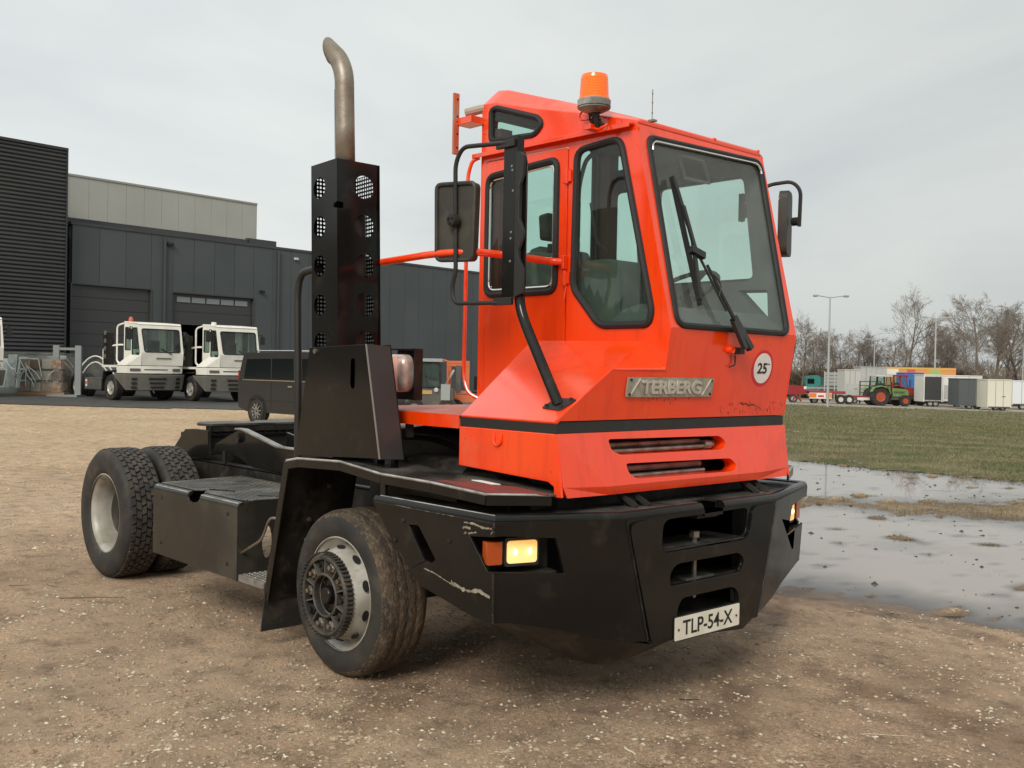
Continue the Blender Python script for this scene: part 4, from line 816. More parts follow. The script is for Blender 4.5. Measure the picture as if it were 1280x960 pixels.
# ---- wheels
def wheel(loc, R, side, rear=False, inner=False, w=.27, steer=0.):
    s = side                                  # -1: outer face towards -y
    def fl(prof): return [(r, h*(-s)*-1) for r, h in prof]
    def pr(p): return [(r, s*h) for r, h in p]    # h measured outwards
    X = Matrix.Translation(loc) @ Matrix.Rotation(steer, 4, 'Z')
    # rim: h=0 at the outer lip, negative inwards
    if rear:
        rim = [(.290, 0), (.2985, -.002), (.2985, -.012), (.283, -.02), (.264, -.05), (.258, -.12), (.252, -.19)]
    else:
        rim = [(.290, 0), (.2985, -.002), (.2985, -.012), (.281, -.02), (.262, -.05), (.252, -.060), (.244, -.045), (.226, .025), (.215, .045), (.0, .045)]
    rm_ = G().lathe(pr(rim), (0, 0, 0), 'y', 48).build('wheel', rimw, T, smooth=True, fix=True, xf=X, auto=35)
    G().lathe(pr([(.2985, -.01), (.28, -.03), (.27, -w*.5), (.28, -w*.95), (.2985, -w)]), (0, 0, 0), 'y', 32).build('rim_barrel', rimw, rm_, smooth=True, xf=X)
    ty = [(.291, -.006), (.302, .004), (.335, .016), (R-.065, .018), (R-.035, .008), (R-.012, -.012), (R-.002, -.04)]
    if not rear:
        gr_ = []
        for c in (.078, .1325, .187): gr_ += [(R, -c+.011-.0), (R-.003, -c+.004), (R-.003, -c-.004), (R, -c-.011)]
        ty += [(r, h) for r, h in gr_]
    else: ty[-1] = (R-.012, -.04); ty += [(R-.012, -w*.5)]
    e = [(r, -w-h) for r, h in reversed(ty[:7])]; ty = ty+e
    nT = 64
    g = G().lathe(pr(ty), (0, 0, 0), 'y', nT)
    G_ = g.build('tyre', tyrem if rear else tyrem, rm_, smooth=True, xf=X, auto=50)
    if not rear:
        G_.data.materials.append(tyremud)
        mi = [1 if (math.hypot((v := sum((G_.data.vertices[i].co for i in p.vertices), Vector())/len(p.vertices)).x-loc[0], v.z-loc[2]) > R-.03) else 0 for p in G_.data.polygons]
        G_.data.polygons.foreach_set('material_index', mi)
        G_.data.materials[1] = tyremud
    # flatten the contact patch
    for v in G_.data.vertices:
        if v.co.z < .006: v.co.z = .006
    if rear:
        g = G(); nb = 46; rows = 6
        for j in range(rows):
            for i in range(nb):
                a = (i+(j % 2)*.5)*2*math.pi/nb; bw = (w-.03)/rows; h0 = -(.015+j*bw)
                da = 2*math.pi/nb*.40; hh = bw*.43; hc = h0-bw/2; sk = .25*da*(1 if j % 2 else -1)
                rr_ = R-.004 if j in (0, rows-1) else R
                vs = []
                for rad in (R-.02, rr_):
                    q = 1 if rad < R-.01 else .9
                    for aa, h in ((-da, -hh), (da, -hh), (da*1., hh), (-da, hh)):
                        A_ = a+(aa+sk*(1 if h > 0 else -1))*q; vs.append((rad*math.cos(A_), s*(hc+h*q), rad*math.sin(A_)))
                g.add(vs, [(0, 1, 2, 3), (7, 6, 5, 4), (0, 4, 5, 1), (1, 5, 6, 2), (2, 6, 7, 3), (3, 7, 4, 0)])
        g.build('tread_blocks', mat('tread_rubber', (.03, .028, .026), .7, col2=(.075, .062, .050), nscale=14, dust=(.15, .12, .09), dscale=9, dramp=(.6, .85)), rm_, kind='stuff', xf=X)
        if not inner:
            G().lathe(pr([(.252, -.185), (.21, -.19), (.185, -.165), (.0, -.16)]), (0, 0, 0), 'y', 32).build('wheel_disc', mat('dirty_wheel_disc', (.12, .11, .09), .6, col2=(.05, .042, .034), nscale=7), rm_, auto=30, xf=X)
            G().lathe(pr([(0, -.10), (.13, -.104), (.165, -.12), (.19, -.17)]), (0, 0, 0), 'y', 24).build('hub', blackm, rm_, auto=35, xf=X)
            for k in range(10):
                a = 2*math.pi*k/10; G().lathe(pr([(0, -.125), (.016, -.125), (.016, -.165)]), (.125*math.cos(a)+.0, 0, .125*math.sin(a)), 'y', 6).build('wheel_nut', blackm, rm_, xf=X)
            for k in range(8):
                a = 2*math.pi*(k+.5)/8; G().lathe(pr([(0, -.166), (.03, -.166), (.03, -.175)]), (.21*math.cos(a), 0, .21*math.sin(a)), 'y', 14).build('hand_hole', ink, rm_, xf=X)
    else:
        for k in range(10):      # vent holes on the cone between rim and disc
            a = 2*math.pi*(k+.5)/10; t = Vector((math.cos(a), 0, math.sin(a))); c = t*.240
            g = G(); u_ = Vector((-math.sin(a), 0, math.cos(a))); nn_ = (t*.95+Vector((0, s*.25, 0))).normalized(); vv = u_.cross(nn_)
            g.slab([Vector((c.x, s*(-.014), c.z))+u_*.030*math.cos(q_)+vv*.017*math.sin(q_)+nn_*.006 for q_ in [2*math.pi*z_/16 for z_ in range(16)]], -nn_*.004)
            g.build('vent_hole', ink, rm_, xf=X)
        # nut guard ring
        ring = [(.204, .046), (.212, .046), (.212, .080), (.200, .092), (.186, .088), (.186, .05)]
        G().lathe(pr(ring), (0, 0, 0), 'y', 40, True).build('nut_guard_ring', mat('guard_ring_rubber', (.03, .028, .025), .6, dust=(.13, .11, .08), dscale=8, dramp=(.45, .8)), rm_, auto=35, xf=X)
        G().lathe(pr([(.103, .046), (.113, .046), (.116, .082), (.108, .088), (.101, .082)]), (0, 0, 0), 'y', 32, True).build('inner_guard_ring', MT['guard_ring_rubber'], rm_, auto=35, xf=X)
        G().lathe(pr([(.11, .048), (.20, .048)]), (0, 0, 0), 'y', 32).build('guard_floor', blackm, rm_, xf=X)
        for k in range(10):
            a = 2*math.pi*(k+.5)/10; c, s2 = math.cos(a), math.sin(a)
            G().bar((.115*c, s*.066, .115*s2), (.19*c, s*.066, .19*s2), .006, .036, up=(0, 1, 0)).build('guard_web', mat('guard_web', (.10, .093, .08), .5), rm_, xf=X)
            a = 2*math.pi*k/10; c, s2 = math.cos(a), math.sin(a)
            g = G().lathe(pr([(0, .092), (.013, .092), (.013, .076), (.027, .072), (.027, .047)]), (.158*c, 0, .158*s2), 'y', 6); g.build('wheel_nut', steel if k % 3 else blackm, rm_, xf=X)
        for k in range(44):
            pass
        G().lathe(pr([(0, .082), (.040, .082), (.046, .074), (.05, .050), (.098, .047), (.10, .03)]), (0, 0, 0), 'y', 24).build('hub', black, rm_, auto=30, xf=X)
        for k in range(8):
            a = 2*math.pi*k/8; G().lathe(pr([(0, .05), (.009, .05), (.009, .035)]), (.078*math.cos(a), 0, .078*math.sin(a)), 'y', 6).build('hub_bolt', blackm, rm_, xf=X)
        g = G()
        for k in range(60):
            a = 2*math.pi*k/60; g.box(0, 0, 0, 0, 0, 0) if False else g.bar((.224*math.cos(a), s*.05, .221*math.sin(a)), (.221*math.cos(a), s*.094, .221*math.sin(a)), .009, .006, up=(math.cos(a), 0, math.sin(a)))
        g.build('ring_knurl', MT['guard_ring_rubber'], rm_, kind='stuff', xf=X)
    return rm_
RF, RR_ = .435, .486
wheel((0, -1.146, RF-.004), RF, -1, w=.265)
wheel((0, 1.146, RF-.004), RF, 1, w=.265)
for s in (-1, 1):
    wheel((-3.18, s*1.146, RR_-.006), RR_, s, rear=True, w=.255)
    wheel((-3.18, s*.825, RR_-.006), RR_, s, rear=True, inner=True, w=.255)

# ---- weld beads, bolts and other small truths on the bumper
rr = random.Random(12)
def bead(a, b, r=.0045, n=40):
    a, b = Vector(a), Vector(b); pts = [a.lerp(b, k/n)+Vector((rr.uniform(-1, 1), rr.uniform(-1, 1), rr.uniform(-1, 1)))*.0009 for k in range(n+1)]
    G().tube(pts, r, 6, rs=[r*rr.uniform(.75, 1.2) for _ in pts]).build('weld_bead', blackm, T, smooth=True)
bead((1.297, -1.2245, .962), (1.297, -1.2245, .91)); bead((1.296, -1.2245, .752), (1.297, -1.222, .54)); bead((1.490, -.600, .94), (1.499, -.447, .385))
bead((1.490, .600, .94), (1.499, .447, .385)); bead((.43, -1.224, .962), (1.285, -1.224, .962), .003, 60); bead((-.43, -1.196, 1.062), (.42, -1.198, 1.066), .002) if False else None
for x, z in ((.60, .80), (.66, .90), (1.0, .85)): G().lathe([(0, -.008), (.011, -.007), (.013, 0), (.013, .004)], (x, -1.2247, z), 'y', 6).build('bolt', blackm, T)
for x, z in ((-2.05, .72), (-1.12, .72), (-2.05, .42), (-1.12, .42)): G().lathe([(0, -.006), (.011, -.005), (.013, 0), (.013, .004)], (x, -1.20, z), 'y', 8).build('bolt', blackm, T)
# door seam furniture, rivets along the roof rail, drip marks
for k in range(9): G().lathe([(0, -.003), (.005, -.002), (.006, 0), (.006, .002)], (.02+k*.13, YN, 2.875), 'y', 8).build('rivet', orange, T)
for z in (2.98, 2.90, 3.06): G().lathe([(0, -.004), (.007, -.003), (.008, 0), (.008, .002)], (.005, YN, z), 'y', 8).build('bolt', orange, T)
G().tube(smooth_path([(.93, -.905, 1.318), (.93, -.912, 1.27), (.955, -.912, 1.255), (.98, -.912, 1.27), (.98, -.905, 1.318)], .015), .006, 6).build('lifting_eye', orange, T, smooth=True)
G().slab([(1.19, -.90, 1.395), (1.30, -.90, 1.395), (1.335, -.86, 1.412), (1.25, -.80, 1.444)], (0, -.0, -.001)).build('hood_patch', orange, T) if False else None

for a, b in ((-2.16, -1.67), (-1.49, -1.01)): G().tube([(a, -1.1885, .792), (b, -1.1885, .792)], .004, 6).build('edge_highlight', MT['painted_edge_highlight'], T)  # highlights on the rolled box edges, painted as pale lines
G().tube([(.45, -1.206, .993), (1.28, -1.206, .993)], .0035, 6).build('edge_highlight', MT['painted_edge_highlight'], T)  # painted sky glint along the top of the bumper rail
# ================================================================ ground, water, grass
def axis(fine0, fine1, step, lo, hi, k=1.13):
    a = list(np.arange(fine0, fine1+1e-6, step)); d = step; x = fine0; left = []
    while x > lo: d *= k; x -= d; left.append(x)
    d = step; x = fine1; right = []
    while x < hi: d *= k; x += d; right.append(x)
    return np.array(left[::-1]+a+right)
def sheet(name, us, ds, off, m, keep=None, kind='structure'):
    V = []; TR_ = []; idx = -np.ones((len(us), len(ds)), int)
    for i, u in enumerate(us):
        for j, d in enumerate(ds):
            if keep and not keep(u, d): continue
            x, y = xy(u, d); idx[i, j] = len(V); V.append((x, y, ground(x, y)+off)); TR_.append(rut(u, d) if name == 'ground' and 1 < d < 16 and -7 < u < 7 else 0)
    F = []
    for i in range(len(us)-1):
        for j in range(len(ds)-1):
            q = (idx[i, j], idx[i+1, j], idx[i+1, j+1], idx[i, j+1])
            if min(q) >= 0: F.append(tuple(int(t) for t in q))
    me = bpy.data.meshes.new(name); me.from_pydata(V, [], F); me.materials.append(m); me.polygons.foreach_set('use_smooth', [True]*len(F))
    if name == 'ground': at_ = me.attributes.new('wheel_track', 'FLOAT', 'POINT'); at_.data.foreach_set('value', np.array(TR_, dtype=np.float32))
    o = bpy.data.objects.new(name, me); COL.objects.link(o); o['kind'] = kind; return o
def groundmat():
    m = bpy.data.materials.new('gravel_ground'); m.use_nodes = True; nt = m.node_tree; b = nt.nodes['Principled BSDF']; L = nt.links.new
    tc = N(nt, 'ShaderNodeTexCoord'); P = tc.outputs['Object']
    def nz(s, d=8, r=.6, dist=0):
        n = N(nt, 'ShaderNodeTexNoise'); n.inputs['Scale'].default_value = s; n.inputs['Detail'].default_value = d; n.inputs['Roughness'].default_value = r; n.inputs['Distortion'].default_value = dist; L(P, n.inputs[0]); return n.outputs[0]
    def ramp(i, pts):
        r = N(nt, 'ShaderNodeValToRGB'); e = r.color_ramp.elements
        while len(e) < len(pts): e.new(.5)
        for k, (p, c) in enumerate(pts): e[k].position = p; e[k].color = (*c, 1)
        L(i, r.inputs[0]); return r.outputs[0]
    def mix(f, a, c, bt='MIX'):
        x = N(nt, 'ShaderNodeMix', data_type='RGBA', blend_type=bt)
        if isinstance(f, float): x.inputs[0].default_value = f
        else: L(f, x.inputs[0])
        for k, v in ((6, a), (7, c)):
            if isinstance(v, tuple): x.inputs[k].default_value = (*v, 1)
            else: L(v, x.inputs[k])
        return x.outputs[2]
    def mr(i, a, c, lo=0., hi=1.):
        x = N(nt, 'ShaderNodeMapRange'); x.inputs[1].default_value = a; x.inputs[2].default_value = c; x.inputs[3].default_value = lo; x.inputs[4].default_value = hi; L(i, x.inputs[0]); return x.outputs[0]
    base = ramp(nz(.35, 6), [(.30, (.47, .318, .205)), (.50, (.62, .44, .30)), (.70, (.78, .57, .39))])
    # drier and paler away to the west
    sx = N(nt, 'ShaderNodeSeparateXYZ'); L(P, sx.inputs[0])
    dry = mr(sx.outputs[0], -3.0, -22.0)
    base = mix(dry, base, ramp(nz(.5, 7), [(.3, (.50, .365, .225)), (.7, (.64, .485, .32))]))
    mid = ramp(nz(5, 10, .7), [(.32, (.35, .33, .30)), (.5, (1, 1, 1)), (.72, (1.35, 1.3, 1.2))])
    c = mix(.75, base, mid, 'MULTIPLY')
    fine = ramp(nz(42, 6, .75), [(.30, (.42, .38, .34)), (.5, (1, 1, 1)), (.66, (1.6, 1.55, 1.45))])
    smooth_ = mr(nz(.7, 5, .55), .40, .62, .25, 1.)
    c = mix(smooth_, c, fine, 'MULTIPLY')
    grit = ramp(nz(170, 4, .8), [(.32, (.45, .42, .40)), (.5, (1, 1, 1)), (.66, (1.6, 1.55, 1.5))])
    c = mix(smooth_, c, grit, 'MULTIPLY')
    v = N(nt, 'ShaderNodeTexVoronoi'); v.inputs['Scale'].default_value = 55; L(P, v.inputs[0])
    chip = N(nt, 'ShaderNodeMath', operation='MULTIPLY'); L(mr(v.outputs[0], .22, .10), chip.inputs[0])
    sc = N(nt, 'ShaderNodeSeparateColor'); L(v.outputs[1], sc.inputs[0]); L(mr(sc.outputs[0], .80, .9), chip.inputs[1])
    c = mix(chip.outputs[0], c, ramp(sc.outputs[1], [(0., (.30, .25, .18)), (1., (.62, .56, .42))]))
    # compacted, damper soil in the wheel tracks and in broad patches
    atr = N(nt, 'ShaderNodeAttribute'); atr.attribute_name = 'wheel_track'
    trk = N(nt, 'ShaderNodeMath', operation='MULTIPLY'); L(mr(atr.outputs['Fac'], -.002, -.014), trk.inputs[0]); L(mr(nz(2.2, 6), .36, .58), trk.inputs[1])
    c = mix(trk.outputs[0], c, mix(.75, c, (.60, .54, .50), 'MULTIPLY'))
    near = mr(sx.outputs[0], -6.0, -1.0)
    dp = N(nt, 'ShaderNodeMath', operation='MULTIPLY'); L(mr(nz(.55, 5, .55), .44, .66), dp.inputs[0]); L(near, dp.inputs[1])
    c = mix(dp.outputs[0], c, mix(.85, c, (.58, .54, .53), 'MULTIPLY'))
    # damp mud: low places are darker and shinier
    wet = mr(sx.outputs[2], -.005, ZW+.006)
    c = mix(wet, c, mix(.78, c, (.20, .165, .125), 'MULTIPLY'))
    L(c, b.inputs['Base Color'])
    rg = N(nt, 'ShaderNodeMapRange'); rg.inputs[3].default_value = .92; rg.inputs[4].default_value = .42; L(wet, rg.inputs[0]); L(rg.outputs[0], b.inputs['Roughness'])
    ad = N(nt, 'ShaderNodeMath', operation='ADD'); L(nz(9, 10, .75), ad.inputs[0]); h2 = N(nt, 'ShaderNodeMath', operation='MULTIPLY'); L(nz(70, 5, .8), h2.inputs[0]); h2.inputs[1].default_value = .7; L(h2.outputs[0], ad.inputs[1])
    bp = N(nt, 'ShaderNodeBump'); bp.inputs['Strength'].default_value = 1.; bp.inputs['Distance'].default_value = .04; L(ad.outputs[0], bp.inputs['Height']); L(bp.outputs[0], b.inputs['Normal'])
    return m
gm = groundmat()
us = axis(-7, 10.5, .075, -420, 420, 1.12); ds = axis(1.0, 21.5, .075, -60, 900, 1.12)
sheet('ground', us, ds, 0, gm)
wm = bpy.data.materials.new('puddle_water'); wm.use_nodes = True; nt = wm.node_tree; nt.nodes.clear(); L = nt.links.new
o_ = N(nt, 'ShaderNodeOutputMaterial'); tr_ = N(nt, 'ShaderNodeBsdfTransparent'); tr_.inputs[0].default_value = (.70, .62, .52, 1); df = N(nt, 'ShaderNodeBsdfDiffuse'); df.inputs[0].default_value = (.34, .295, .26, 1)
gl_ = N(nt, 'ShaderNodeBsdfGlossy'); gl_.inputs['Roughness'].default_value = .012; atm = N(nt, 'ShaderNodeAttribute'); atm.attribute_name = 'depth'
m1 = N(nt, 'ShaderNodeMixShader'); L(atm.outputs['Fac'], m1.inputs[0]); L(tr_.outputs[0], m1.inputs[1]); L(df.outputs[0], m1.inputs[2])
fr_ = N(nt, 'ShaderNodeFresnel'); fr_.inputs[0].default_value = 1.36; m2 = N(nt, 'ShaderNodeMixShader'); L(fr_.outputs[0], m2.inputs[0]); L(m1.outputs[0], m2.inputs[1]); L(gl_.outputs[0], m2.inputs[2]); L(m2.outputs[0], o_.inputs[0])
tc = N(nt, 'ShaderNodeTexCoord'); nz_ = N(nt, 'ShaderNodeTexNoise'); nz_.inputs['Scale'].default_value = 2.5; nz_.inputs['Detail'].default_value = 3; L(tc.outputs['Object'], nz_.inputs[0])
bp = N(nt, 'ShaderNodeBump'); bp.inputs['Strength'].default_value = .014; bp.inputs['Distance'].default_value = .02; L(nz_.outputs[0], bp.inputs['Height']); L(bp.outputs[0], gl_.inputs['Normal']); L(bp.outputs[0], fr_.inputs['Normal'])
us_, ds_ = np.arange(.5, 17.6, .11), np.arange(4.6, 23, .11); V = []; D = []
for u in us_:
    for d in ds_: x, y = xy(u, d); V.append((x, y, ZW)); D.append(min(1, max(0, (ZW-ground(x, y))/.030)))
k_ = len(ds_); F = [(i*k_+j, (i+1)*k_+j, (i+1)*k_+j+1, i*k_+j+1) for i in range(len(us_)-1) for j in range(k_-1)]
me = bpy.data.meshes.new('puddle_water'); me.from_pydata(V, [], F); me.materials.append(wm); at_ = me.attributes.new('depth', 'FLOAT', 'POINT'); at_.data.foreach_set('value', np.array(D, dtype=np.float32))
o = bpy.data.objects.new('puddle_water', me); COL.objects.link(o); o['kind'] = 'structure'
def is_grass(u, d):
    x, y = xy(u, d); e = n3(x, y, .35, 51)*1.6+n3(x, y, 1.4, 52)*.5
    far = np.interp(u, [2, 5.4, 6.6, 8.3, 14, 22], [21.5, 20.1, 18.2, 16.6, 13.2, 11])
    dmax = 71
    return d > far-.35+e*.35 and u > .10*d+e and d < 82+e
grassm = mat('grass_turf', (.060, .070, .022), .9, col2=(.19, .16, .08), nscale=.8, ramp=(.38, .66), detail=9, dust=(.10, .07, .04), dscale=.25, dramp=(.52, .72), bump=1.0, bscale=14)
sheet('grass_field', axis(1.2, 16, .25, 0, 130, 1.06), axis(12, 22, .2, 12, 84, 1.05), .006, grassm, is_grass)
asph = mat('asphalt', (.050, .049, .047), .7, col2=(.075, .072, .068), nscale=3, bump=.3, bscale=30)
# the concrete apron in front of the warehouse
def apr(u, d): return d > 34.5+.10*(u+12)+n3(u, d, .3, 60)*.5 and d < 75 and u > -60 and u < 8
sheet('asphalt_apron', axis(-30, 8, .8, -60, 8, 1.1), axis(33, 52, .5, 33, 76, 1.1), .02, asph, apr)
roadm = mat('far_road', (.34, .30, .24), .9, col2=(.26, .235, .20), nscale=.6)
sheet('far_road', axis(0, 60, 1.5, -5, 240, 1.1), axis(71, 100, 1.0, 71, 104, 1.1), .02, roadm, lambda u, d: d > 80+n3(u, d, .2, 61) and d < 103)
# stones
def scatter(name, n, m, size, zone, dens, flat=.55, seed=1, sink=.3, kind='stuff'):
    r = np.random.default_rng(seed); V = []; F = []; cnt = 0
    base = np.array([(1, 0, 0), (0, 1, 0), (-1, 0, 0), (0, -1, 0), (0, 0, 1), (0, 0, -1)], float)
    tri = [(0, 1, 4), (1, 2, 4), (2, 3, 4), (3, 0, 4), (1, 0, 5), (2, 1, 5), (3, 2, 5), (0, 3, 5)]
    while cnt < n:
        d = zone[2]*(zone[3]/zone[2])**(r.random()**dens); u = (zone[0]+(zone[1]-zone[0])*r.random())*d
        x, y = xy(u, d)
        if n3(x, y, .8, seed*7)+n3(x, y, 3, seed*3)*.6+r.normal()*.22 < -.02: continue
        z = ground(x, y)
        if z < ZW+.004: continue
        s = size[0]*(size[1]/size[0])**(r.random()**1.9)
        p = base*(1+r.uniform(-.35, .35, (6, 1)))*s*np.array([1, r.uniform(.55, 1), flat*r.uniform(.5, 1.2)])
        a = r.uniform(0, 6.28); c, s_ = math.cos(a), math.sin(a); p = p@np.array([[c, s_, 0], [-s_, c, 0], [0, 0, 1]])
        p += (x, y, z+s*flat*(.5-sink)); o = len(V); V += [tuple(q) for q in p]; F += [(o+i, o+j, o+k) for i, j, k in tri]; cnt += 1
    me = bpy.data.meshes.new(name); me.from_pydata(V, [], F); me.materials.append(m); o = bpy.data.objects.new(name, me); COL.objects.link(o); o['kind'] = kind; return o
stone1 = mat('pale_stone', (.70, .62, .47), .85, col2=(.34, .27, .18), nscale=5, ramp=(.35, .65))
stone2 = mat('brown_stone', (.24, .165, .105), .9, col2=(.42, .32, .22), nscale=4)
scatter('pale_stone_chips', 15000, stone1, (.0022, .016), (-.56, .56, 2.6, 12), 1.1, seed=2)
scatter('brown_stones', 24000, stone2, (.004, .02), (-.56, .56, 2.6, 16), 1.1, seed=3)
scatter('far_stones', 2500, stone1, (.009, .035), (-.55, .2, 8, 32), .9, seed=5)
# clods and floating leaves in the puddle
r = np.random.default_rng(11); V = []; F = []
clm = mat('wet_clod', (.045, .034, .024), .6)
g = G()
for i in range(700):
    d = 6.6+(r.random()**.8)*12; u = r.uniform(.22, .52)*d; x, y = xy(u, d)
    if inside(x, y) < .05 or n3(x, y, .9, 71)+n3(x, y, 2.5, 72)*.7 < .05: continue
    s = .007*(6**(r.random()**1.8)); n = 5
    rr_ = [s*r.uniform(.6, 1.3) for k in range(n)]; a0 = r.uniform(0, 6)
    ring = [(x+rr_[k]*math.cos(a0+k*2*math.pi/n), y+rr_[k]*math.sin(a0+k*2*math.pi/n)*1, ZW-.004) for k in range(n)]
    g.add(ring+[(x+s*.2, y, ZW+s*r.uniform(.3, .7))], [(k, (k+1) % n, n) for k in range(n)])
g.build('puddle_clods', clm, kind='stuff', fix=False)
# grass blades: a dense fringe by the water, coarser farther off
def blades(name, n, m, us_, ds_, h, w, seed, test, dens=1.2):
    r = np.random.default_rng(seed); V = []; F = []; c = 0; t = 0
    while c < n and t < n*8:
        t += 1; d = ds_[0]*(ds_[1]/ds_[0])**(r.random()**dens); u = r.uniform(us_[0], us_[1])*d; x, y = xy(u, d)
        if not test(u, d, x, y, r): continue
        z = ground(x, y); k = d/14; hh = h*r.uniform(.4, 1.2)*(.8+.2*k); ww = w*r.uniform(.6, 1.3)*k; a = r.uniform(0, 6.28)
        lx, ly = r.normal()*hh*.6, r.normal()*hh*.6; ca, sa = math.cos(a)*ww, math.sin(a)*ww; o = len(V)
        V += [(x-ca, y-sa, z-.01), (x+ca, y+sa, z-.01), (x+lx, y+ly, z+hh)]; F.append((o, o+1, o+2)); c += 1
    me = bpy.data.meshes.new(name); me.from_pydata(V, [], F); me.materials.append(m); o = bpy.data.objects.new(name, me); COL.objects.link(o); o['kind'] = 'stuff'; return o
gb = mat('grass_blade', (.095, .112, .032), .8, col2=(.21, .18, .08), nscale=.9, ramp=(.40, .66), detail=9)
sb = mat('dead_grass_blade', (.20, .155, .085), .85, col2=(.32, .26, .15), nscale=3, ramp=(.35, .65))
blades('grass_blades', 70000, gb, (.18, .56), (12.5, 82), .05, .005, 21, lambda u, d, x, y, r: is_grass(u, d) and (d > 22 or ground(x, y) > ZW-.002), 1.5)
blades('straw_in_grass', 22000, sb, (.18, .56), (12.5, 80), .045, .005, 22, lambda u, d, x, y, r: is_grass(u, d) and (d > 22 or ground(x, y) > ZW-.002) and n3(x, y, .7, 80)+.3*n3(x, y, 2.5, 81) > .02, 1.5)
def onisl(u, d, x, y, r):
    z = ground(x, y); return z > ZW+.002 and z < -.002 and (d > 9.5) and not is_grass(u, d)
blades('dead_grass', 9000, sb, (.22, .56), (9.5, 18), .022, .004, 23, onisl, 1.)
blades('island_grass', 2600, gb, (.22, .56), (9.5, 18), .028, .004, 24, onisl, 1.)
# twigs lying on the gravel
tw = mat('dry_twig', (.16, .11, .07), .9, col2=(.26, .19, .12), nscale=30)
def twig(px, py, L_, ang, label, r0=.006, m=tw, bend=.1):
    u, d = (px-640)/1275, 1; H = 462-.019*(px-640)*-1; dd = 1.615*1275/(py-(461.8+.0191*(px-640))); x, y = xy(u*dd, dd); a = ang
    rr = random.Random(px); pts = []
    for k in range(6):
        t = (k/5-.5)*L_; X = x+RX*t*math.cos(a)+FX*t*math.sin(a)+rr.uniform(-1, 1)*bend*L_*.3; Y = y+RY*t*math.cos(a)+FY*t*math.sin(a)+rr.uniform(-1, 1)*bend*L_*.3
        pts.append((X, Y, ground(X, Y)+r0*.9))
    o = G().tube(pts, r0, 5, rs=[r0*(1-.5*k/5) for k in range(6)]).build('twig', m, smooth=True); tag(o, label, 'twig', 'twigs on the gravel')
twig(120, 749, .42, .1, 'long dry twig on the gravel left of the front wheel')
twig(70, 734, .16, -.6, 'short forked twig just above the long one near the left edge', .005)
twig(28, 733, .14, .2, 'short pale twig lying closest to the left edge', .004)
twig(355, 745, .22, .5, 'thin twig under the front edge of the tool box', .004)
twig(797, 943, .09, -1.1, 'pale split wood chip at the bottom of the picture', .006, mat('pale_wood', (.60, .52, .38), .8))
twig(1120, 922, .22, -.1, 'pale curved straw stem at the lower right', .0022, MT['pale_wood'], .2)
twig(870, 877, .10, 0, 'dark stick on the gravel in front of the bumper', .006, mat('dark_wood', (.07, .06, .055), .8))
# ================================================================ far things: placed on the ground at their own distance
def HY(px): return 461.8+.0191*(px-640)
def at(px, d):                       # point on the ground seen at column px, d metres away
    u = (px-640)/1275*d; x, y = xy(u, d); return x, y, ground(x, y)
def zat(px, py, d): return CAM.z+(HY(px)-py)*d/1275
RZ = math.atan2(RY, RX)
wallm = mat('wall_cladding', (.066, .076, .079), .55, col2=(.076, .086, .089), nscale=.4)
corrm = mat('corrugated_cladding', (.050, .052, .054), .5, col2=(.060, .062, .064), nscale=.5)
doorm = mat('sectional_door', (.050, .050, .052), .5)
lightm = mat('pale_cladding', (.40, .40, .36), .6, col2=(.43, .43, .39), nscale=.5)
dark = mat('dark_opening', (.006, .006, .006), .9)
paneg = mat('dark_pane', (.008, .012, .013), .1, spec=.15)
# ---- dark grey warehouse
W0, W1 = Vector((-19.75, 45.5)), Vector((-2.7, 65.0)); WD = (W1-W0).normalized(); WL = (W1-W0).length
ox, oy = xy(*W0); oz = ground(ox, oy)-.15
wd3 = Vector((RX*WD.x+FX*WD.y, RY*WD.x+FY*WD.y, 0)); wrz = math.atan2(wd3.y, wd3.x)   # local +x along the wall, +y away behind it
WH = empty('warehouse', 'long dark grey warehouse with sectional doors and a pale upper storey', 'warehouse', (ox, oy, oz), wrz)
def s_of(px):
    k = (px-640)/1275; return (k*W0.y-W0.x)/(WD.x-k*WD.y)
def z_of(px, py): s = s_of(px); d = W0.y+WD.y*s; return zat(px, py, d)-oz
d1 = (s_of(88), s_of(187), z_of(88, 355)); d2 = (s_of(214), s_of(315), z_of(214, 366)); HT = z_of(90, 281)
cuts = [0, d1[0], d1[1], d2[0], d2[1]]
edges = [0.0]
def seg(a, b):
    n = max(1, round((b-a)/1.15)); return [(a+(b-a)*i/n, a+(b-a)*(i+1)/n) for i in range(n)]
for a, b, z0 in ((0.02, d1[0], 0), (d1[0], d1[1], d1[2]), (d1[1], d2[0], 0), (d2[0], d2[1], d2[2]), (d2[1], WL+6, 0)):
    for p, q in seg(a, b):
        if q-p < .05: continue
        G().box(p+.008, q-.008, 0, .15, z0, HT).build('wall_panel', random.choice([wallm, wallm, mat('wall_cladding_b', (.061, .071, .075), .5, col2=(.072, .082, .084), nscale=.6), mat('wall_cladding_c', (.072, .081, .083), .58, col2=(.065, .074, .077), nscale=.5)]), WH)
G().box(0, WL+6, .16, .3, d1[2]+.2, HT-.1).build('wall_core', wallm, WH)
G().box(0, d1[0], .16, .3, 0, 7).build('wall_core', wallm, WH); G().box(d1[1], d2[0], .16, .3, 0, 7).build('wall_core', wallm, WH); G().box(d2[1], WL+6, .16, .3, 0, 7).build('wall_core', wallm, WH)
G().box(-.02, WL+6.02, -.04, .4, HT, HT+.12).build('roof_edge_trim', corrm, WH)
G().box(0, WL+6, .3, 14, HT-.02, HT+.0).build('roof', corrm, WH); G().box(0, WL+6, 14, 14.2, 0, HT).build('back_wall', wallm, WH); G().box(WL+5.8, WL+6, .3, 14, 0, HT).build('end_wall', wallm, WH)
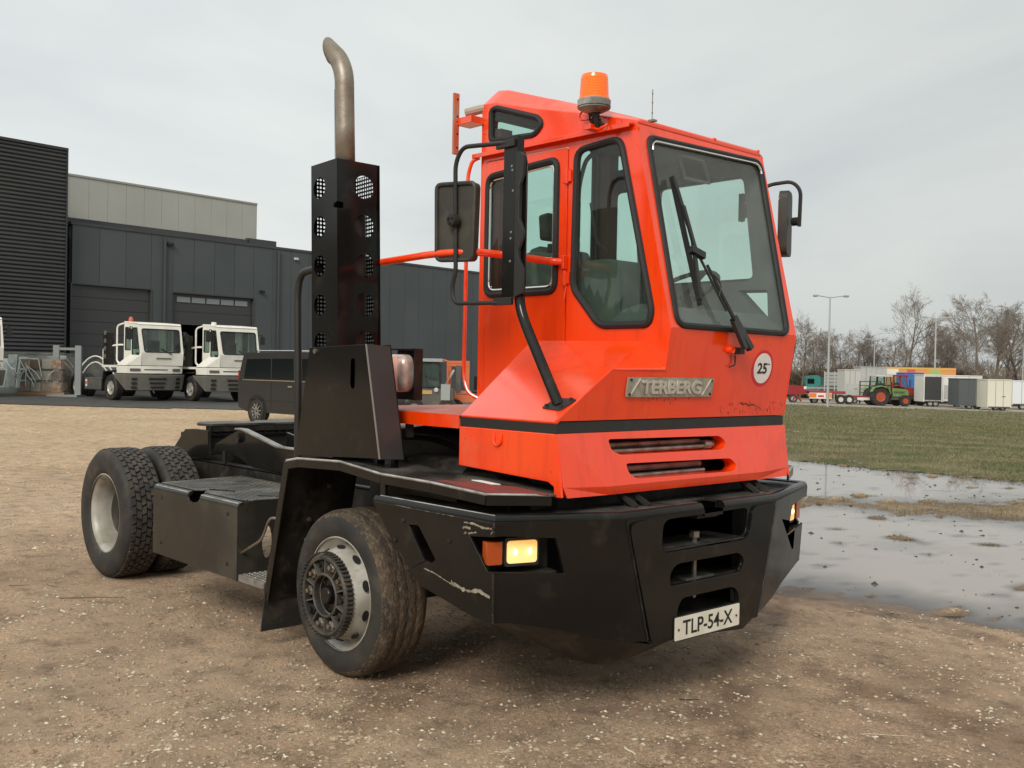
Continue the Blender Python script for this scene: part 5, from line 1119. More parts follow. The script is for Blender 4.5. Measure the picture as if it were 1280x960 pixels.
for a, b, z0, nm in ((d1[0], d1[1], d1[2], 0),):
    dr = G().box(a+.02, b-.02, .13, .15, 0, z0).build('sectional_door', doorm, WH)
    for k in range(9): G().box(a+.03, b-.03, .10, .128, k*z0/9+.012, (k+1)*z0/9-.012).build('door_section', doorm, dr)
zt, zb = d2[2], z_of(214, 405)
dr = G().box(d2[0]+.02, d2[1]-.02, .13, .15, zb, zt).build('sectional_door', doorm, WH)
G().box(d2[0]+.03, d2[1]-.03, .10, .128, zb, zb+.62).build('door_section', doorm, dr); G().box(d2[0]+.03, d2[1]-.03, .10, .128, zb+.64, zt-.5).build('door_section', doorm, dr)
wdw = (d2[1]-d2[0]-.5)/5
for k in range(5): G().box(d2[0]+.25+k*wdw+.05, d2[0]+.25+(k+1)*wdw-.05, .09, .128, zt-.42, zt-.16).build('door_window', mat('grey_door_glass', (.22, .24, .24), .15), dr)
for a, b, z0 in ((d1[0], d1[1], d1[2]), (d2[0], d2[1], d2[2])):
    for k in (0, 1): G().box(a-.06 if k == 0 else b, a if k == 0 else b+.06, -.03, .16, 0, z0+.06).build('door_jamb', corrm, WH)
    G().box(a, b, -.03, .16, z0, z0+.06).build('door_lintel', corrm, WH)
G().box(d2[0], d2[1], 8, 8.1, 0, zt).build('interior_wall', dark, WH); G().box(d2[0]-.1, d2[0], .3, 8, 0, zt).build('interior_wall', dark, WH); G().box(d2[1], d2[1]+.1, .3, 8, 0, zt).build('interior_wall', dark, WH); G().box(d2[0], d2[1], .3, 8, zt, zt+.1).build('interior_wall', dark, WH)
for px_ in (203, 345, 452): s_ = s_of(px_); G().tube([(s_, -.09, .2), (s_, -.09, HT-.1)], .06, 8).build('downpipe', corrm, WH)
pz = z_of(90, 271)
G().box(0, s_of(320), .8, 1.0, HT-.3, pz+.05).build('parapet', corrm, WH); G().box(s_of(318), s_of(354), .8, 1.0, HT-.3, z_of(330, 298)).build('parapet', corrm, WH)
# pale storey set back 5 m
def s5(px, off=5.0):
    nx, ny = -WD.y, WD.x; k = (px-640)/1275; o = W0+Vector((nx, ny))*off*1.0
    return (k*o.y-o.x)/(WD.x-k*WD.y), o
sa, o5 = s5(84); sb2, _ = s5(318); dd5 = o5.y+WD.y*sb2; zt5 = zat(318, 257, dd5)-oz
n = 14
for k in range(n):
    a, b = sa-3+(sb2-sa+3)*k/n, sa-3+(sb2-sa+3)*(k+1)/n
    G().box(a+.006, b-.006, 5, 5.15, HT-.2, zt5).build('upper_panel', lightm, WH)
G().box(sa-3, sb2, 4.96, 5.2, zt5, zt5+.1).build('upper_trim', mat('pale_trim', (.33, .33, .30), .6), WH); G().box(sa-3, sb2, 5.16, 11, HT, zt5-.05).build('upper_storey_core', lightm, WH)
for px, py, w in ((209.5, 306, .3), (367, 324, .18), (325, 365, .22)):
    s = s_of(px); G().box(s-w/2, s+w/2, -.15, 0, z_of(px, py)-.06, z_of(px, py)+.06).build('wall_lamp', mat('lamp_white', (.6, .6, .58), .5) if px == 367 else blackm, WH)
# ---- corrugated taller block on the left
CB = empty('corrugated_hall', 'tall black hall clad in horizontal corrugated sheet at the left edge', 'building', (ox-wd3.x*.45, oy-wd3.y*.45, oz), wrz)
ztb = z_of(86, 188.5)-.18
g = G(); n = 62; st_ = ztb/n; L0 = -13.5
for k in range(n):
    z = k*st_; g.add([(L0, -.42, z), (0, -.42, z), (0, -.50, z+st_*.35), (L0, -.50, z+st_*.35), (L0, -.50, z+st_*.75), (0, -.50, z+st_*.75), (0, -.42, z+st_), (L0, -.42, z+st_)], [(0, 1, 2, 3), (3, 2, 5, 4), (4, 5, 6, 7)])
g.build('corrugated_sheet', corrm, CB, fix=False, kind='stuff')
G().box(L0, 0, -.41, 10, 0, ztb).build('hall_core', corrm, CB); G().box(L0-.1, .03, -.55, 10.1, ztb, ztb+.12).build('roof_trim', mat('trim_black', (.03, .03, .032), .5), CB); G().box(-.04, .03, -.54, -.38, 0, ztb).build('corner_trim', MT['trim_black'], CB)
s = s_of(2); G().box(s-1.5, s, -.53, -.5, z_of(1, 395), z_of(1, 346)).build('window', paneg, CB)
# ---- generic little wheel
def minihweel(parent, x, y, z, R, w, side, rimm=None, rr=.55, tm=None, n=20):
    r_ = G().lathe([(0, side*-.02), (R*rr*.35, side*-.0), (R*rr*.4, side*-.05), (R*rr*.9, side*-.04), (R*rr, 0)], (x, y, z), 'y', n).build('wheel', rimm or rimw, parent, auto=30)
    G().lathe([(R*rr, side*.0), (R*.93, side*.02), (R, side*-.03), (R, -side*(w-.03)), (R*.93, -side*w), (R*rr, -side*w), (0, -side*w)], (x, y, z), 'y', n).build('tyre', tm or tyrem, r_, auto=30)
    return r_
# ---- white yard tractors
greyb = mat('grey_bumper', (.13, .125, .105), .5, col2=(.16, .15, .13), nscale=2)
figm = mat('dark_cloth', (.03, .03, .035), .8)
gl_bg = glass('pale_green_glass', (.80, .90, .87), dirt=.03)
def yard_tractor(px, d, ang, label, beacon=True, exhaust=True, driver=False):
    x, y, z = at(px, d)
    R = empty('yard_tractor', label, 'terminal tractor', (x, y, z), 0, 'white yard tractors in front of the warehouse')
    f = Vector((RX*math.sin(ang)-FX*math.cos(ang), RY*math.sin(ang)-FY*math.cos(ang), 0)); R.rotation_euler = (0, 0, math.atan2(f.y, f.x))
    for s in (-1, 1):
        minihweel(R, 0, s*1.16, .5, .5, .3, s); minihweel(R, -3.0, s*1.16, .5, .5, .3, s); minihweel(R, -3.0, s*.84, .5, .5, .3, s)
        G().box(-3.9, .9, s*.45-.05, s*.45+.05, .6, .87).build('chassis_rail', dgrey, R)
        G().box(-2.2, -.8, min(s*.55, s*1.18), max(s*.55, s*1.18), .38, .85).build('side_tank', dgrey, R, bevel=.03)
        G().prism([(-.62, .35), (-.66, .35), (-.52, 1.12), (.5, 1.18), (.5, 1.13), (-.48, 1.08)], 'y', min(s*.85, s*1.22), max(s*.85, s*1.22)).build('mudguard', blackm, R)
    G().box(-2.1, -1.95, -1.19, -1.185, .5, .78).build('hazard_plate', bwhite, R); G().box(-2.08, -1.97, -1.193, -1.19, .58, .70).build('hazard_sign', redm, R)
    # bumper
    pts = [(.35, -1.24), (1.25, -1.24), (1.48, -.62), (1.48, .62), (1.25, 1.24), (.35, 1.24)]
    low_ = [(.55, -1.22), (1.2, -1.16), (1.42, -.5), (1.42, .5), (1.2, 1.16), (.55, 1.22)]
    g = G(); n = 6; g.add([(a, b, 1.02) for a, b in pts]+[(a, b, .42 if i not in (0, 5) else .85) for i, (a, b) in enumerate(low_)], [(i, i+1, n+i+1, n+i) for i in range(n-1)]+[tuple(range(n)), tuple(range(2*n-1, n-1, -1))])
    bp_ = g.build('bumper', greyb, R, bevel=.02)
    for z0 in (.86, .70, .54):
        wz = .36-(.86-z0)*.25; G().box(1.468-(.86-z0)*.06, 1.486-(.86-z0)*.06, -wz, wz, z0-.035, z0+.035).build('bumper_slot', ink, bp_)
        for s in (-1, 1): G().bar((1.40-(.86-z0)*.10, s*.80, z0-.0), (1.34-(.86-z0)*.10, s*.98, z0-.0), .05, .08).build('bumper_slot', ink, bp_)
    # white fascia, cab body
    fa = [(.45, -1.16), (1.22, -1.16), (1.38, -.6), (1.38, .6), (1.22, 1.16), (.45, 1.16)]
    g = G(); g.prism(fa, 'z', 1.06, 1.34); fc = g.build('front_fascia', bwhite, R, bevel=.02)
    G().box(1.375, 1.385, -.5, .45, 1.185, 1.225).build('fascia_slot', ink, fc)
    for s in (-1, 1): G().bar((1.375, s*.66, 1.2), (1.27, s*1.02, 1.2), .03, .10).build('headlamp', mat('bg_lamp', (.12, .12, .10), .2), fc)
    G().prism([(p[0]-.015, p[1]*.985) for p in fa], 'z', 1.34, 1.37).build('fascia_strip', greyb, fc)
    G().box(-.75, .45, -1.16, 1.16, 1.28, 1.36).build('rear_platform', bwhite, R)
    # cab: a hollow shell with window openings
    y0, y1 = -.62, 1.12
    so_ = [(-.05, 1.371), (1.30, 1.371), (1.36, 1.85), (1.12, 2.92), (-.05, 3.0)]
    wA = rnd2([(.05, 1.95), (.50, 1.95), (.50, 2.80), (.05, 2.83)], .05); wB = rnd2([(.60, 1.78), (1.12, 1.70), (1.22, 1.86), (1.0, 2.80), (.60, 2.80)], .05)
    cab = G().prism(so_, 'y', y0, y0+.04, [wA, wB]).build('cab', bwhite, R)
    G().prism(so_, 'y', y1-.04, y1, [wA, wB]).build('cab_side', bwhite, cab)
    for yy in (y0+.02, y1-.03):
        for w_ in (wA, wB): G().prism(w_, 'y', yy, yy+.01).build('side_window', gl_bg, cab); G().tube([(p[0], yy-.01 if yy < 0 else yy+.02, p[1]) for p in w_], .022, 5, True).build('gasket', rubber, cab)
    fx2 = lambda z: 1.36-(z-1.85)*.2243
    wy = rnd2([(y0+.14, 1.88), (y1-.14, 1.88), (y1-.10, 2.76), (y0+.10, 2.76)], .08)
    G().slab([(fx2(z_), yy, z_) for yy, z_ in ((y0+.04, 1.85), (y1-.04, 1.85), (y1-.04, 2.92), (y0+.04, 2.92))], (-.03, 0, 0), [[(fx2(q[1]), q[0], q[1]) for q in wy]]).build('windscreen_frame', bwhite, cab)
    G().slab([(fx2(q[1])-.015, q[0], q[1]) for q in wy], (-.008, 0, 0)).build('windscreen', gl_bg, cab); G().tube([(fx2(q[1]), q[0], q[1]) for q in wy], .024, 5, True).build('gasket', rubber, cab)
    G().slab([(1.36, y0+.04, 1.85), (1.36, y1-.04, 1.85), (1.30, y1-.04, 1.371), (1.30, y0+.04, 1.371)], (-.03, 0, 0)).build('nose_panel', bwhite, cab)
    bwn = rnd2([(y0+.3, 2.0), (y1-.3, 2.0), (y1-.3, 2.8), (y0+.3, 2.8)], .05)
    G().prism([(y0+.04, 1.371), (y1-.04, 1.371), (y1-.04, 2.98), (y0+.04, 2.98)], 'x', -.05, -.01, [bwn]).build('cab_back', bwhite, cab)
    G().prism([(-.08, 2.995), (-.05, 3.07), (1.08, 3.0), (1.15, 2.925), (.5, 2.96)], 'y', y0-.01, y1+.01).build('cab_roof', bwhite, cab, bevel=.02)
    G().box(1.318, 1.35, .0, .62, 1.62, 1.67).build('nose_badge', greyb, cab)
    G().bar((fx2(1.82)+.03, .62, 1.80), (fx2(2.1)+.03, .2, 2.02), .03, .03).build('wiper', plast, cab)
    G().box(.85, 1.0, y0-.03, y0, 1.55, 1.70).build('side_vent', blackm, cab)
    G().box(.2, .35, .2, .65, 1.4, 2.35).build('seat', figm, cab); G().box(.7, 1.2, -.5, 1.0, 1.4, 1.86).build('dashboard', figm, cab)
    # hood between cab and right side
    G().slab([(.45, -1.16, 1.371), (1.2, -1.16, 1.371), (1.30, y0-.002, 1.75), (.45, y0-.002, 1.78)], (0, .01, -.01)).build('hood', bwhite, R); G().slab([(1.22, -1.15, 1.371), (1.34, y0, 1.371), (1.34, y0, 1.75)], (-.02, 0, 0)).build('hood_front', bwhite, R)
    G().tube(smooth_path([(-.75, -1.1, 1.36), (-.75, -1.1, 2.05), (-.2, -.75, 2.15), (-.05, -.64, 2.15)], .15), .035, 6).build('hand_rail', bwhite, R)
    G().tube(smooth_path([(-.1, -.70, 1.4), (-.25, -.80, 1.5), (-.25, -.80, 2.9), (-.02, -.65, 2.98)], .15), .035, 6).build('grab_frame', bwhite, R)
    if exhaust:
        G().box(-.75, -.40, -1.12, -.85, 1.36, 2.6).build('exhaust_guard', blackm, R)
        for z_ in (1.7, 2.0, 2.3, 2.6): G().lathe([(0, 0), (.09, 0), (.09, .02)], (-.575, -1.13, z_), 'y', 12).build('guard_hole', greyb, R)
    if beacon: G().lathe([(0, 3.02), (.09, 3.02), (.09, 3.10), (.07, 3.22), (0, 3.24)], (.25, y0+.12, 0), 'z', 12).build('beacon', mat('bg_beacon', (.55, .12, .06), .4), R)
    else: G().lathe([(0, 3.0), (.10, 3.0), (.10, 3.14), (0, 3.15)], (.55, y0+.15, 0), 'z', 12).build('beacon', bwhite, R)
    mr = G().tube(smooth_path([(.95, y0-.02, 2.75), (1.1, y0-.35, 2.85), (1.1, y0-.35, 2.3)], .1), .02, 5).build('mirror_bracket', plast, R); G().box(1.07, 1.12, y0-.46, y0-.24, 2.35, 2.75).build('mirror', plast, mr)
    mr = G().tube(smooth_path([(1.05, y1+.02, 2.65), (1.15, y1+.25, 2.70), (1.15, y1+.25, 2.3)], .1), .02, 5).build('mirror_bracket', plast, R); G().box(1.12, 1.17, y1+.16, y1+.34, 2.3, 2.62).build('mirror', plast, mr)
    if driver: pass
    return R
yard_tractor(174, 40.0, math.radians(47), 'white yard tractor with a red beacon in front of the closed sectional door')
yard_tractor(271, 41.0, math.radians(45), 'white yard tractor in front of the open dark doorway, half behind the van', beacon=False)
yard_tractor(-51, 38.5, math.radians(45), 'white yard tractor of which only the front corner shows at the left edge', beacon=False)
# ---- dark van
def extr(prof, y0, y1): return G().prism(prof, 'y', y0, y1)
x, y, z = at(399, 27.8)
VN = empty('van', 'dark grey passenger van with black windows and chrome trim behind the exhaust stack', 'van', (x, y, z))
a_ = math.radians(49); f = Vector((RX*math.sin(a_)-FX*math.cos(a_), RY*math.sin(a_)-FY*math.cos(a_), 0)); VN.rotation_euler = (0, 0, math.atan2(f.y, f.x))
vb = mat('van_paint', (.024, .025, .027), .3, 0., col2=(.028, .028, .029), nscale=1, spec=.5)
prof = rnd2([(-2.42, .42), (-2.45, 1.05), (-2.32, 1.55), (-2.18, 1.90), (-2.0, 1.95), (.8, 1.95), (1.15, 1.86), (1.75, 1.22), (2.35, 1.02), (2.45, .75), (2.42, .35), (1.95, .30), (-2.0, .30)], [.05, .1, .2, .1, .2, .3, .3, .2, .2, .1, .1, .1, .1])
def arch(cx): return [(cx+.40*math.cos(t), .34+.40*math.sin(t)) for t in [math.pi*k/10 for k in range(11)]]
rings = []
sect = [(-.93, .42, .0), (-.95, .8, 0), (-.95, 1.12, 0)]
body = G().prism(prof, 'y', -.93, .93).build('body', vb, VN, bevel=.06, seg=3)
win = rnd2([(-2.25, 1.16), (-2.05, 1.82), (.70, 1.84), (1.02, 1.72), (1.48, 1.22)], .08)
for s in (-1, 1):
    G().prism([(-2.16, 1.22), (-2.02, 1.76), (-.92, 1.78), (-.92, 1.22)], 'y', s*.931, s*.937).build('window', paneg, VN); G().prism([(-.86, 1.22), (-.86, 1.78), (.08, 1.79), (.10, 1.22)], 'y', s*.931, s*.937).build('window', paneg, VN)
    G().prism([(.17, 1.22), (.15, 1.79), (.70, 1.78), (1.02, 1.62), (1.30, 1.24)], 'y', s*.931, s*.937).build('window', paneg, VN)
    G().box(-2.20, 1.35, s*.936-.004, s*.936+.004, 1.175, 1.198).build('chrome_strip', chrome, VN)
    for xx in (.14, -.90, 1.20): G().box(xx-.006, xx+.006, s*.932-.003, s*.932+.003, .40, 1.17).build('door_gap', ink, VN)
    G().box(-1.9, 1.3, s*.933-.004, s*.933+.004, .62, .66).build('side_moulding', plast, VN)
    for xx in (-.02, .32): G().box(xx-.09, xx+.09, s*.93-.03, s*.93+.03, 1.02, 1.055).build('door_handle', chrome, VN)
    G().tube([(-1.9, s*.72, 1.955), (-1.8, s*.72, 2.0), (.6, s*.72, 2.0), (.7, s*.72, 1.955)], .018, 6).build('roof_rail', chrome, VN)
    G().prism([(2.02, .80), (2.30, .95), (2.42, .80), (2.40, .68)], 'y', s*.80, s*.94).build('headlamp', mat('clear_lamp', (.5, .5, .5), .15), VN)
    G().box(1.20, 1.32, min(s*.93, s*1.10), max(s*.93, s*1.10), 1.20, 1.38).build('mirror', vb, VN, bevel=.03)
    for xx in (-1.52, 1.52):
        G().lathe([(0, -.005), (.43, -.005), (.43, .006), (0, .006)], (xx, s*.932, .36), 'y', 24).build('wheel_arch', ink, VN)
        w_ = minihweel(VN, xx, s*.945, .335, .335, .22, s, mat('alloy_rim', (.50, .49, .47), .3, .6), .66, n=24)
        for k in range(10):
            t = k*math.pi/5; G().bar((xx+.05*math.cos(t), s*.955, .335+.05*math.sin(t)), (xx+.21*math.cos(t+.1), s*.955, .335+.21*math.sin(t+.1)), .02, .022, up=(0, 1, 0)).build('spoke', MT['alloy_rim'], w_)
G().slab([(1.20, -.78, 1.84), (1.20, .78, 1.84), (1.74, .80, 1.26), (1.74, -.80, 1.26)], (.015, 0, .015)).build('windscreen', paneg, VN)
G().box(-2.47, -2.44, -.7, .7, 1.2, 1.75).build('rear_window', paneg, VN)
for yy in (-.6, -.2): G().box(-1.7+.0, .5, yy-.02, yy+.02, 1.965, 1.985).build('roof_bar', plast, VN) if yy > -.5 else None
for s in (-1, 1): G().box(-2.47, -2.36, s*.84-.08, s*.84+.08, .95, 1.45).build('tail_lamp', mat('tail_red', (.25, .01, .01), .2), VN, bevel=.02)
# ---- wrapped goods by the corrugated hall
def place(px, d, ang=0): x, y, z = at(px, d); return (x, y, z), RZ+ang
(l, rz) = place(56, 41.2)
PC = empty('wrapped_pallet', 'brown palletised goods wrapped in clear plastic beside the first white tractor', 'pallet', l, rz)
boxm = mat('cardboard_brown', (.18, .11, .07), .8, col2=(.34, .25, .18), nscale=6, ramp=(.35, .65))
g = 0; rr = random.Random(9)
for i in range(4):
    for j in range(3):
        a = -.78+i*.42; G().box(a, a+.39, -.4-rr.uniform(0, .12), .4, .16+j*.46, .16+j*.46+.44-rr.uniform(0, .08)).build('carton', rr.choice([boxm, mat('cardboard_dark', (.12, .08, .055), .8), mat('cardboard_pale', (.34, .29, .24), .8)]), PC)
G().box(-.95, 1.0, -.5, .5, .02, .14).build('pallet', mat('pallet_wood', (.30, .17, .10), .9), PC)
wrap = glass('plastic_wrap', (.90, .92, .92), dirt=.12)
G().box(-.86, .95, -.5, .5, .14, 1.56).build('plastic_wrap', wrap, PC)
(l, rz) = place(24, 41.8)
PG = empty('wrapped_glazing_rack', 'pale stack of plastic wrapped window units beside the corrugated hall', 'pallet', l, rz)
rr = random.Random(21)
for k in range(8):
    x0 = -1.15+k*.40; h_ = rr.uniform(1.35, 1.66); t_ = rr.uniform(-.06, .10)
    G().slab([(x0, -.45, .26), (x0+.37, -.45, .26), (x0+.37+t_, -.25, h_), (x0+t_, -.25, h_)], (0, .12, 0)).build('glazing_unit', rr.choice([mat('pale_green_panel', (.36, .42, .42), .35, col2=(.50, .53, .52), nscale=3), mat('pale_grey_panel', (.28, .31, .31), .3, col2=(.42, .44, .43), nscale=4), mat('dull_green_panel', (.16, .20, .19), .3, col2=(.30, .33, .32), nscale=4)]), PG)
G().box(-1.3, 2.2, -.6, .9, .02, .25).build('rack_base', mat('galvanised', (.25, .27, .27), .5, .3), PG)
G().box(-1.3, 2.1, -.55, .8, .25, 1.7).build('plastic_wrap', wrap, PG)
(l, rz) = place(84, 40.8)
GR = empty('steel_rack', 'grey galvanised steel rack standing behind the first white tractor', 'rack', l, rz)
gv = MT['galvanised']
for xx in (-.44, .44): G().box(xx-.12, xx+.12, -.06, .06, 0, 2.05).build('post', gv, GR)
G().box(-.5, .5, -.04, .04, 1.86, 1.96).build('cross_bar', gv, GR); G().box(-.6, .6, -.5, .5, 0, .08).build('base_plate', gv, GR)
(l, rz) = place(114, 42.0)
HT_ = empty('plastic_sheeting', 'arched clear plastic sheeting with white hoops behind the first white tractor', 'sheeting', l, rz)
for k, (w_, h_) in enumerate(((1.0, 1.5), (.8, 1.25))):
    pts = [(-w_+2*w_*t_/12, .1*k, .15+h_*math.sin(math.pi*(t_/12)*.86)) for t_ in range(13)]
    G().tube(pts, .03, 6).build('hoop', bwhite, HT_)
pts = [(-1.0+2.0*t_/12, .15+1.48*math.sin(math.pi*(t_/12)*.86)) for t_ in range(13)]
G().prism(pts+[(1.0, .1), (-1.0, .1)], 'y', .12, .9).build('sheet', wrap, HT_)
# ---- small orange machine seen between the stack and the cab
(l, rz) = place(540, 32.5)
MC = empty('compact_sweeper', 'small grey and orange machine with a glass cab and a front brush behind the platform', 'sweeper', l, rz)
og = mat('machine_orange', (.58, .14, .05), .5)
fr_ = G().prism(rnd2([(-.75, .95), (.35, .95), (.30, 1.78), (-.70, 1.86)], .06), 'y', -.5, -.46, [rnd2([(-.66, 1.02), (.27, 1.02), (.23, 1.70), (-.62, 1.76)], .05)]).build('cab_frame', blackm, MC)
G().prism(rnd2([(-.66, 1.02), (.27, 1.02), (.23, 1.70), (-.62, 1.76)], .05), 'y', -.48, -.47).build('cab_glass', gl_bg, fr_)
G().box(-.72, .36, -.55, .5, 1.80, 1.90).build('cab_roof', mat('machine_grey', (.30, .33, .32), .5), MC)
G().box(-.7, .3, .4, .44, .95, 1.8).build('cab_back', glassm, MC)
for a, b in (((-.1, -.5, 1.0), (-.22, -.5, 1.7)), ((-.22, -.5, 1.35), (.22, -.5, 1.25))): G().bar(a, b, .03, .03).build('wiper', plast, MC)
G().box(-.7, .7, -.55, .5, .38, .94).build('machine_body', dgrey, MC)
for xx in (-.58, .18): G().lathe([(0, -.04), (.07, -.03), (.07, .02)], (xx, -.57, .92), 'y', 12).build('headlamp', mat('clear_lamp', (.5, .5, .5), .15), MC)
G().box(-.32, .05, -.58, -.55, .78, .90).build('yellow_plate', mat('ochre', (.45, .30, .10), .6), MC)
G().box(.33, .62, -.62, -.56, .60, 1.10).build('side_plate', mat('machine_grey', (.30, .33, .32), .5), MC)
G().tube(smooth_path([(.2, -.3, 1.86), (.50, -.3, 1.84), (.52, -.3, 1.1)], .05), .03, 6).build('roll_frame', og, MC)
g = G()
for k in range(18): g.bar((-.85+k*.045, -.75, .42), (-.95+k*.055, -.85, .18), .02, .02)
g.build('brush', mat('brush_bristles', (.40, .28, .12), .9), MC, kind='stuff')
for xx in (-.5, .55): minihweel(MC, xx, -.6, .32, .32, .25, -1)
(l, rz) = place(573, 33.5)
MA = empty('orange_lift_mast', 'orange lift mast with a long beam standing behind the orange cab', 'mast', l, rz)
for xx in (-.30, .30): G().box(xx-.06, xx+.06, -.06, .06, .75, 1.85).build('mast_channel', og, MA)
for zz in (1.72, 1.80, .82): G().box(-.36, .36, -.08, .08, zz-.05, zz+.05).build('mast_cross_bar', og, MA)
G().bar((-.5, -.1, .9), (-.15, -.1, 1.55), .07, .07).build('lift_ram', mat('machine_pale', (.60, .45, .38), .5), MA); G().box(-.08, .08, -.09, -.04, .8, 1.7).build('mast_cylinder', dgrey, MA)
G().box(-.6, 1.8, -.1, .1, .50, .74).build('beam', og, MA); G().box(.5, 1.9, .3, .9, .9, 1.35).build('dark_frame', dark, MA)
for xx in (-.1, 1.2): minihweel(MA, xx, -.15, .3, .3, .2, -1)
# ================================================================ right hand background
gbl = [0]
def R_at(px, d, ang=0): x, y, z = at(px, d); return (x, y, z), RZ+ang
mpp = lambda d: d/1275
whitem = mat('white_box_paint', (.74, .73, .68), .5, col2=(.66, .65, .60), nscale=1)
greyp = mat('grey_box_paint', (.46, .46, .43), .6, col2=(.40, .40, .38), nscale=1)
def box_trailer(px0, px1, py0, d, m, label, depth=2.2, dark_side=None, wheels=True, group=None, ang=0, two=None, clear=.45, name='box_trailer', cat='trailer'):
    pm = (px0+px1)/2; (l, rz) = R_at(pm, d, ang); w = (px1-px0)*mpp(d)/math.cos(ang); h = (zat(pm, py0, d)-l[2])
    R = empty(name, label, cat, l, rz, group)
    G().box(-w/2, w/2, 0, depth, clear, h).build('body', m, R, bevel=.02)
    G().box(-w/2-.03, w/2+.03, -.04, depth+.04, h, h+.08).build('roof_cap', m, R)
    if wheels:
        for xx in (-w*.12, w*.18): minihweel(R, xx, .05, .32, .32, .22, -1)
        G().box(-w/2+.1, w/2-.1, .1, depth-.1, .35, clear).build('chassis', blackm, R)
    if dark_side: a, b, c, e = dark_side; G().box(-w/2+a*w, -w/2+b*w, -.03, 0, h*c, h*e).build('opening', mat('grey_inside', (.045, .045, .045), .8), R)
    if two: G().box(w/2-two*w, w/2+.01, -.02, depth, clear-.01, h+.01).build('side_panel', mat('mid_grey', (.13, .135, .13), .6), R)
    for k in (-1, 1): G().box(k*w/2-.03, k*w/2+.03, -.03, .05, clear, h).build('corner_post', m, R)
    if w > 1.2:
        for k in range(1, 3): G().box(-w/2+k*w/3-.012, -w/2+k*w/3+.012, -.012, .0, clear+.05, h-.05).build('panel_joint', dgrey, R)
        G().box(-w/2+.05, w/2-.05, -.02, .0, clear, clear+.10).build('skirt', dgrey, R)
        G().box(w*.12, w*.12+.25, -.03, .0, clear+.9, clear+.97).build('door_handle', dgrey, R)
    return R, w, h
box_trailer(1235, 1264, 475.5, 84, mat('cream_paint', (.68, .66, .55), .5), 'cream white box trailer at the right end of the row', clear=.25)
box_trailer(1199, 1234, 474.5, 86, mat('slate_grey', (.085, .095, .10), .5), 'dark slate grey box trailer between the white and the cream trailer', two=.42, clear=.3)
Rr, w, h = box_trailer(1179, 1227, 470.5, 92, whitem, 'long white sales trailer behind the slate grey one')
G().box(-w/2+.1, -w/2+1.2, -.05, 0, .75, 2.0).build('service_hatch', greyp, Rr)
Rr, w, h = box_trailer(1155, 1177.5, 469.5, 90, whitem, 'white trailer with its dark open side facing the grass', dark_side=(.04, .96, .22, .96))
box_trailer(1266, 1300, 477, 90, mat('white_blue_top', (.70, .72, .74), .5), 'white trailer under a blue cover at the right edge')
(l, rz) = R_at(1273, 94); BT = empty('blue_roofed_stall', 'blue and white striped roof just above the right-hand trailer', 'roof', l, rz)
for k in range(8): G().box(-2+k*.6, -2+k*.6+.58, 0, 1.5, 2.2, 2.45).build('roof_stripe', mat('stripe_blue', (.10, .25, .50), .6) if k % 2 else whitem, BT)
for xx in (-1.9, 2.6): G().box(xx-.05, xx+.05, .1, .2, 0, 2.2).build('post', greyp, BT)
box_trailer(1131, 1154, 467, 96, mat('blue_container', (.035, .16, .42), .5), 'blue shipping container behind the red tractor', clear=.15, wheels=False, name='container', cat='container')
Rr, w, h = box_trailer(1107, 1194, 460.5, 104, mat('orange_trailer', (.68, .30, .10), .5, col2=(.60, .34, .14), nscale=.5), 'long orange and green lorry trailer standing behind all the others', clear=.9)
for a, b, m_ in ((.0, .18, whitem), (.62, .78, mat('lime', (.35, .48, .10), .5)), (.30, .42, mat('trailer_red', (.55, .12, .07), .5))): G().box(-w/2+a*w, -w/2+b*w, -.02, 0, h-.85, h-.1).build('side_print', m_, Rr)
G().box(-w/2, w/2, -.03, 0, h-.12, h+.02).build('top_band', mat('trailer_yellow', (.75, .45, .10), .5), Rr)
for k in range(5):
    gx = 1076+k*6.4
    box_trailer(gx, gx+6.1, 459.2+k*.2, 101, greyp, ['left-hand', 'second', 'middle', 'fourth', 'right-hand'][k]+' narrow grey container in the row of five behind the green tractor', clear=.1, wheels=False, group='row of grey containers', name='container', cat='container')
Rr, w, h = box_trailer(1056, 1075, 463, 92, mat('pale_grey_door', (.50, .50, .46), .6), 'pale grey box body standing between the low trailer and the green tractor', clear=.4)
G().box(-w/2+.1, w/2-.1, -.03, 0, .5, h*.60).build('rear_door', greyp, Rr)
(l, rz) = R_at(1088, 90); RK = empty('stillage', 'dark steel stillage between the pale box body and the tractor', 'frame', l, rz)
for xx in (-.9, 0, .9): G().box(xx-.05, xx+.05, 0, .1, .1, 2.1).build('post', dgrey, RK)
for zz in (.5, 1.1, 1.7, 2.05): G().box(-.95, .95, .0, .1, zz-.04, zz+.04).build('rail', dgrey, RK)
(l, rz) = R_at(1043, 97); FB = empty('drop_side_body', 'silver drop side lorry body with horizontal boards left of the pale box', 'lorry body', l, rz)
for k in range(4): G().box(-1.0, 1.0, -.03, .0, 1.55+k*.33, 1.55+k*.33+.28).build('side_board', mat('alu_board', (.40, .41, .40), .4, .3), FB)
for xx in (-.95, 0, .95): G().box(xx-.04, xx+.04, -.05, .05, .2, 2.9).build('stake', greyp, FB)
G().box(-1.0, 1.0, 0, 2.0, 1.4, 1.55).build('load_floor', dgrey, FB)
(l, rz) = R_at(1020, 112); TK = empty('teal_lorry', 'teal lorry cab behind the crash barrier', 'lorry', l, rz)
teal = mat('teal_paint', (.04, .22, .20), .4)
G().prism(rnd2([(-1.05, .9), (-1.1, 1.6), (-.75, 2.45), (.3, 2.55), (.5, 2.3), (.5, .9)], .15), 'y', 0, 2.2).build('cab', teal, TK, bevel=.03)
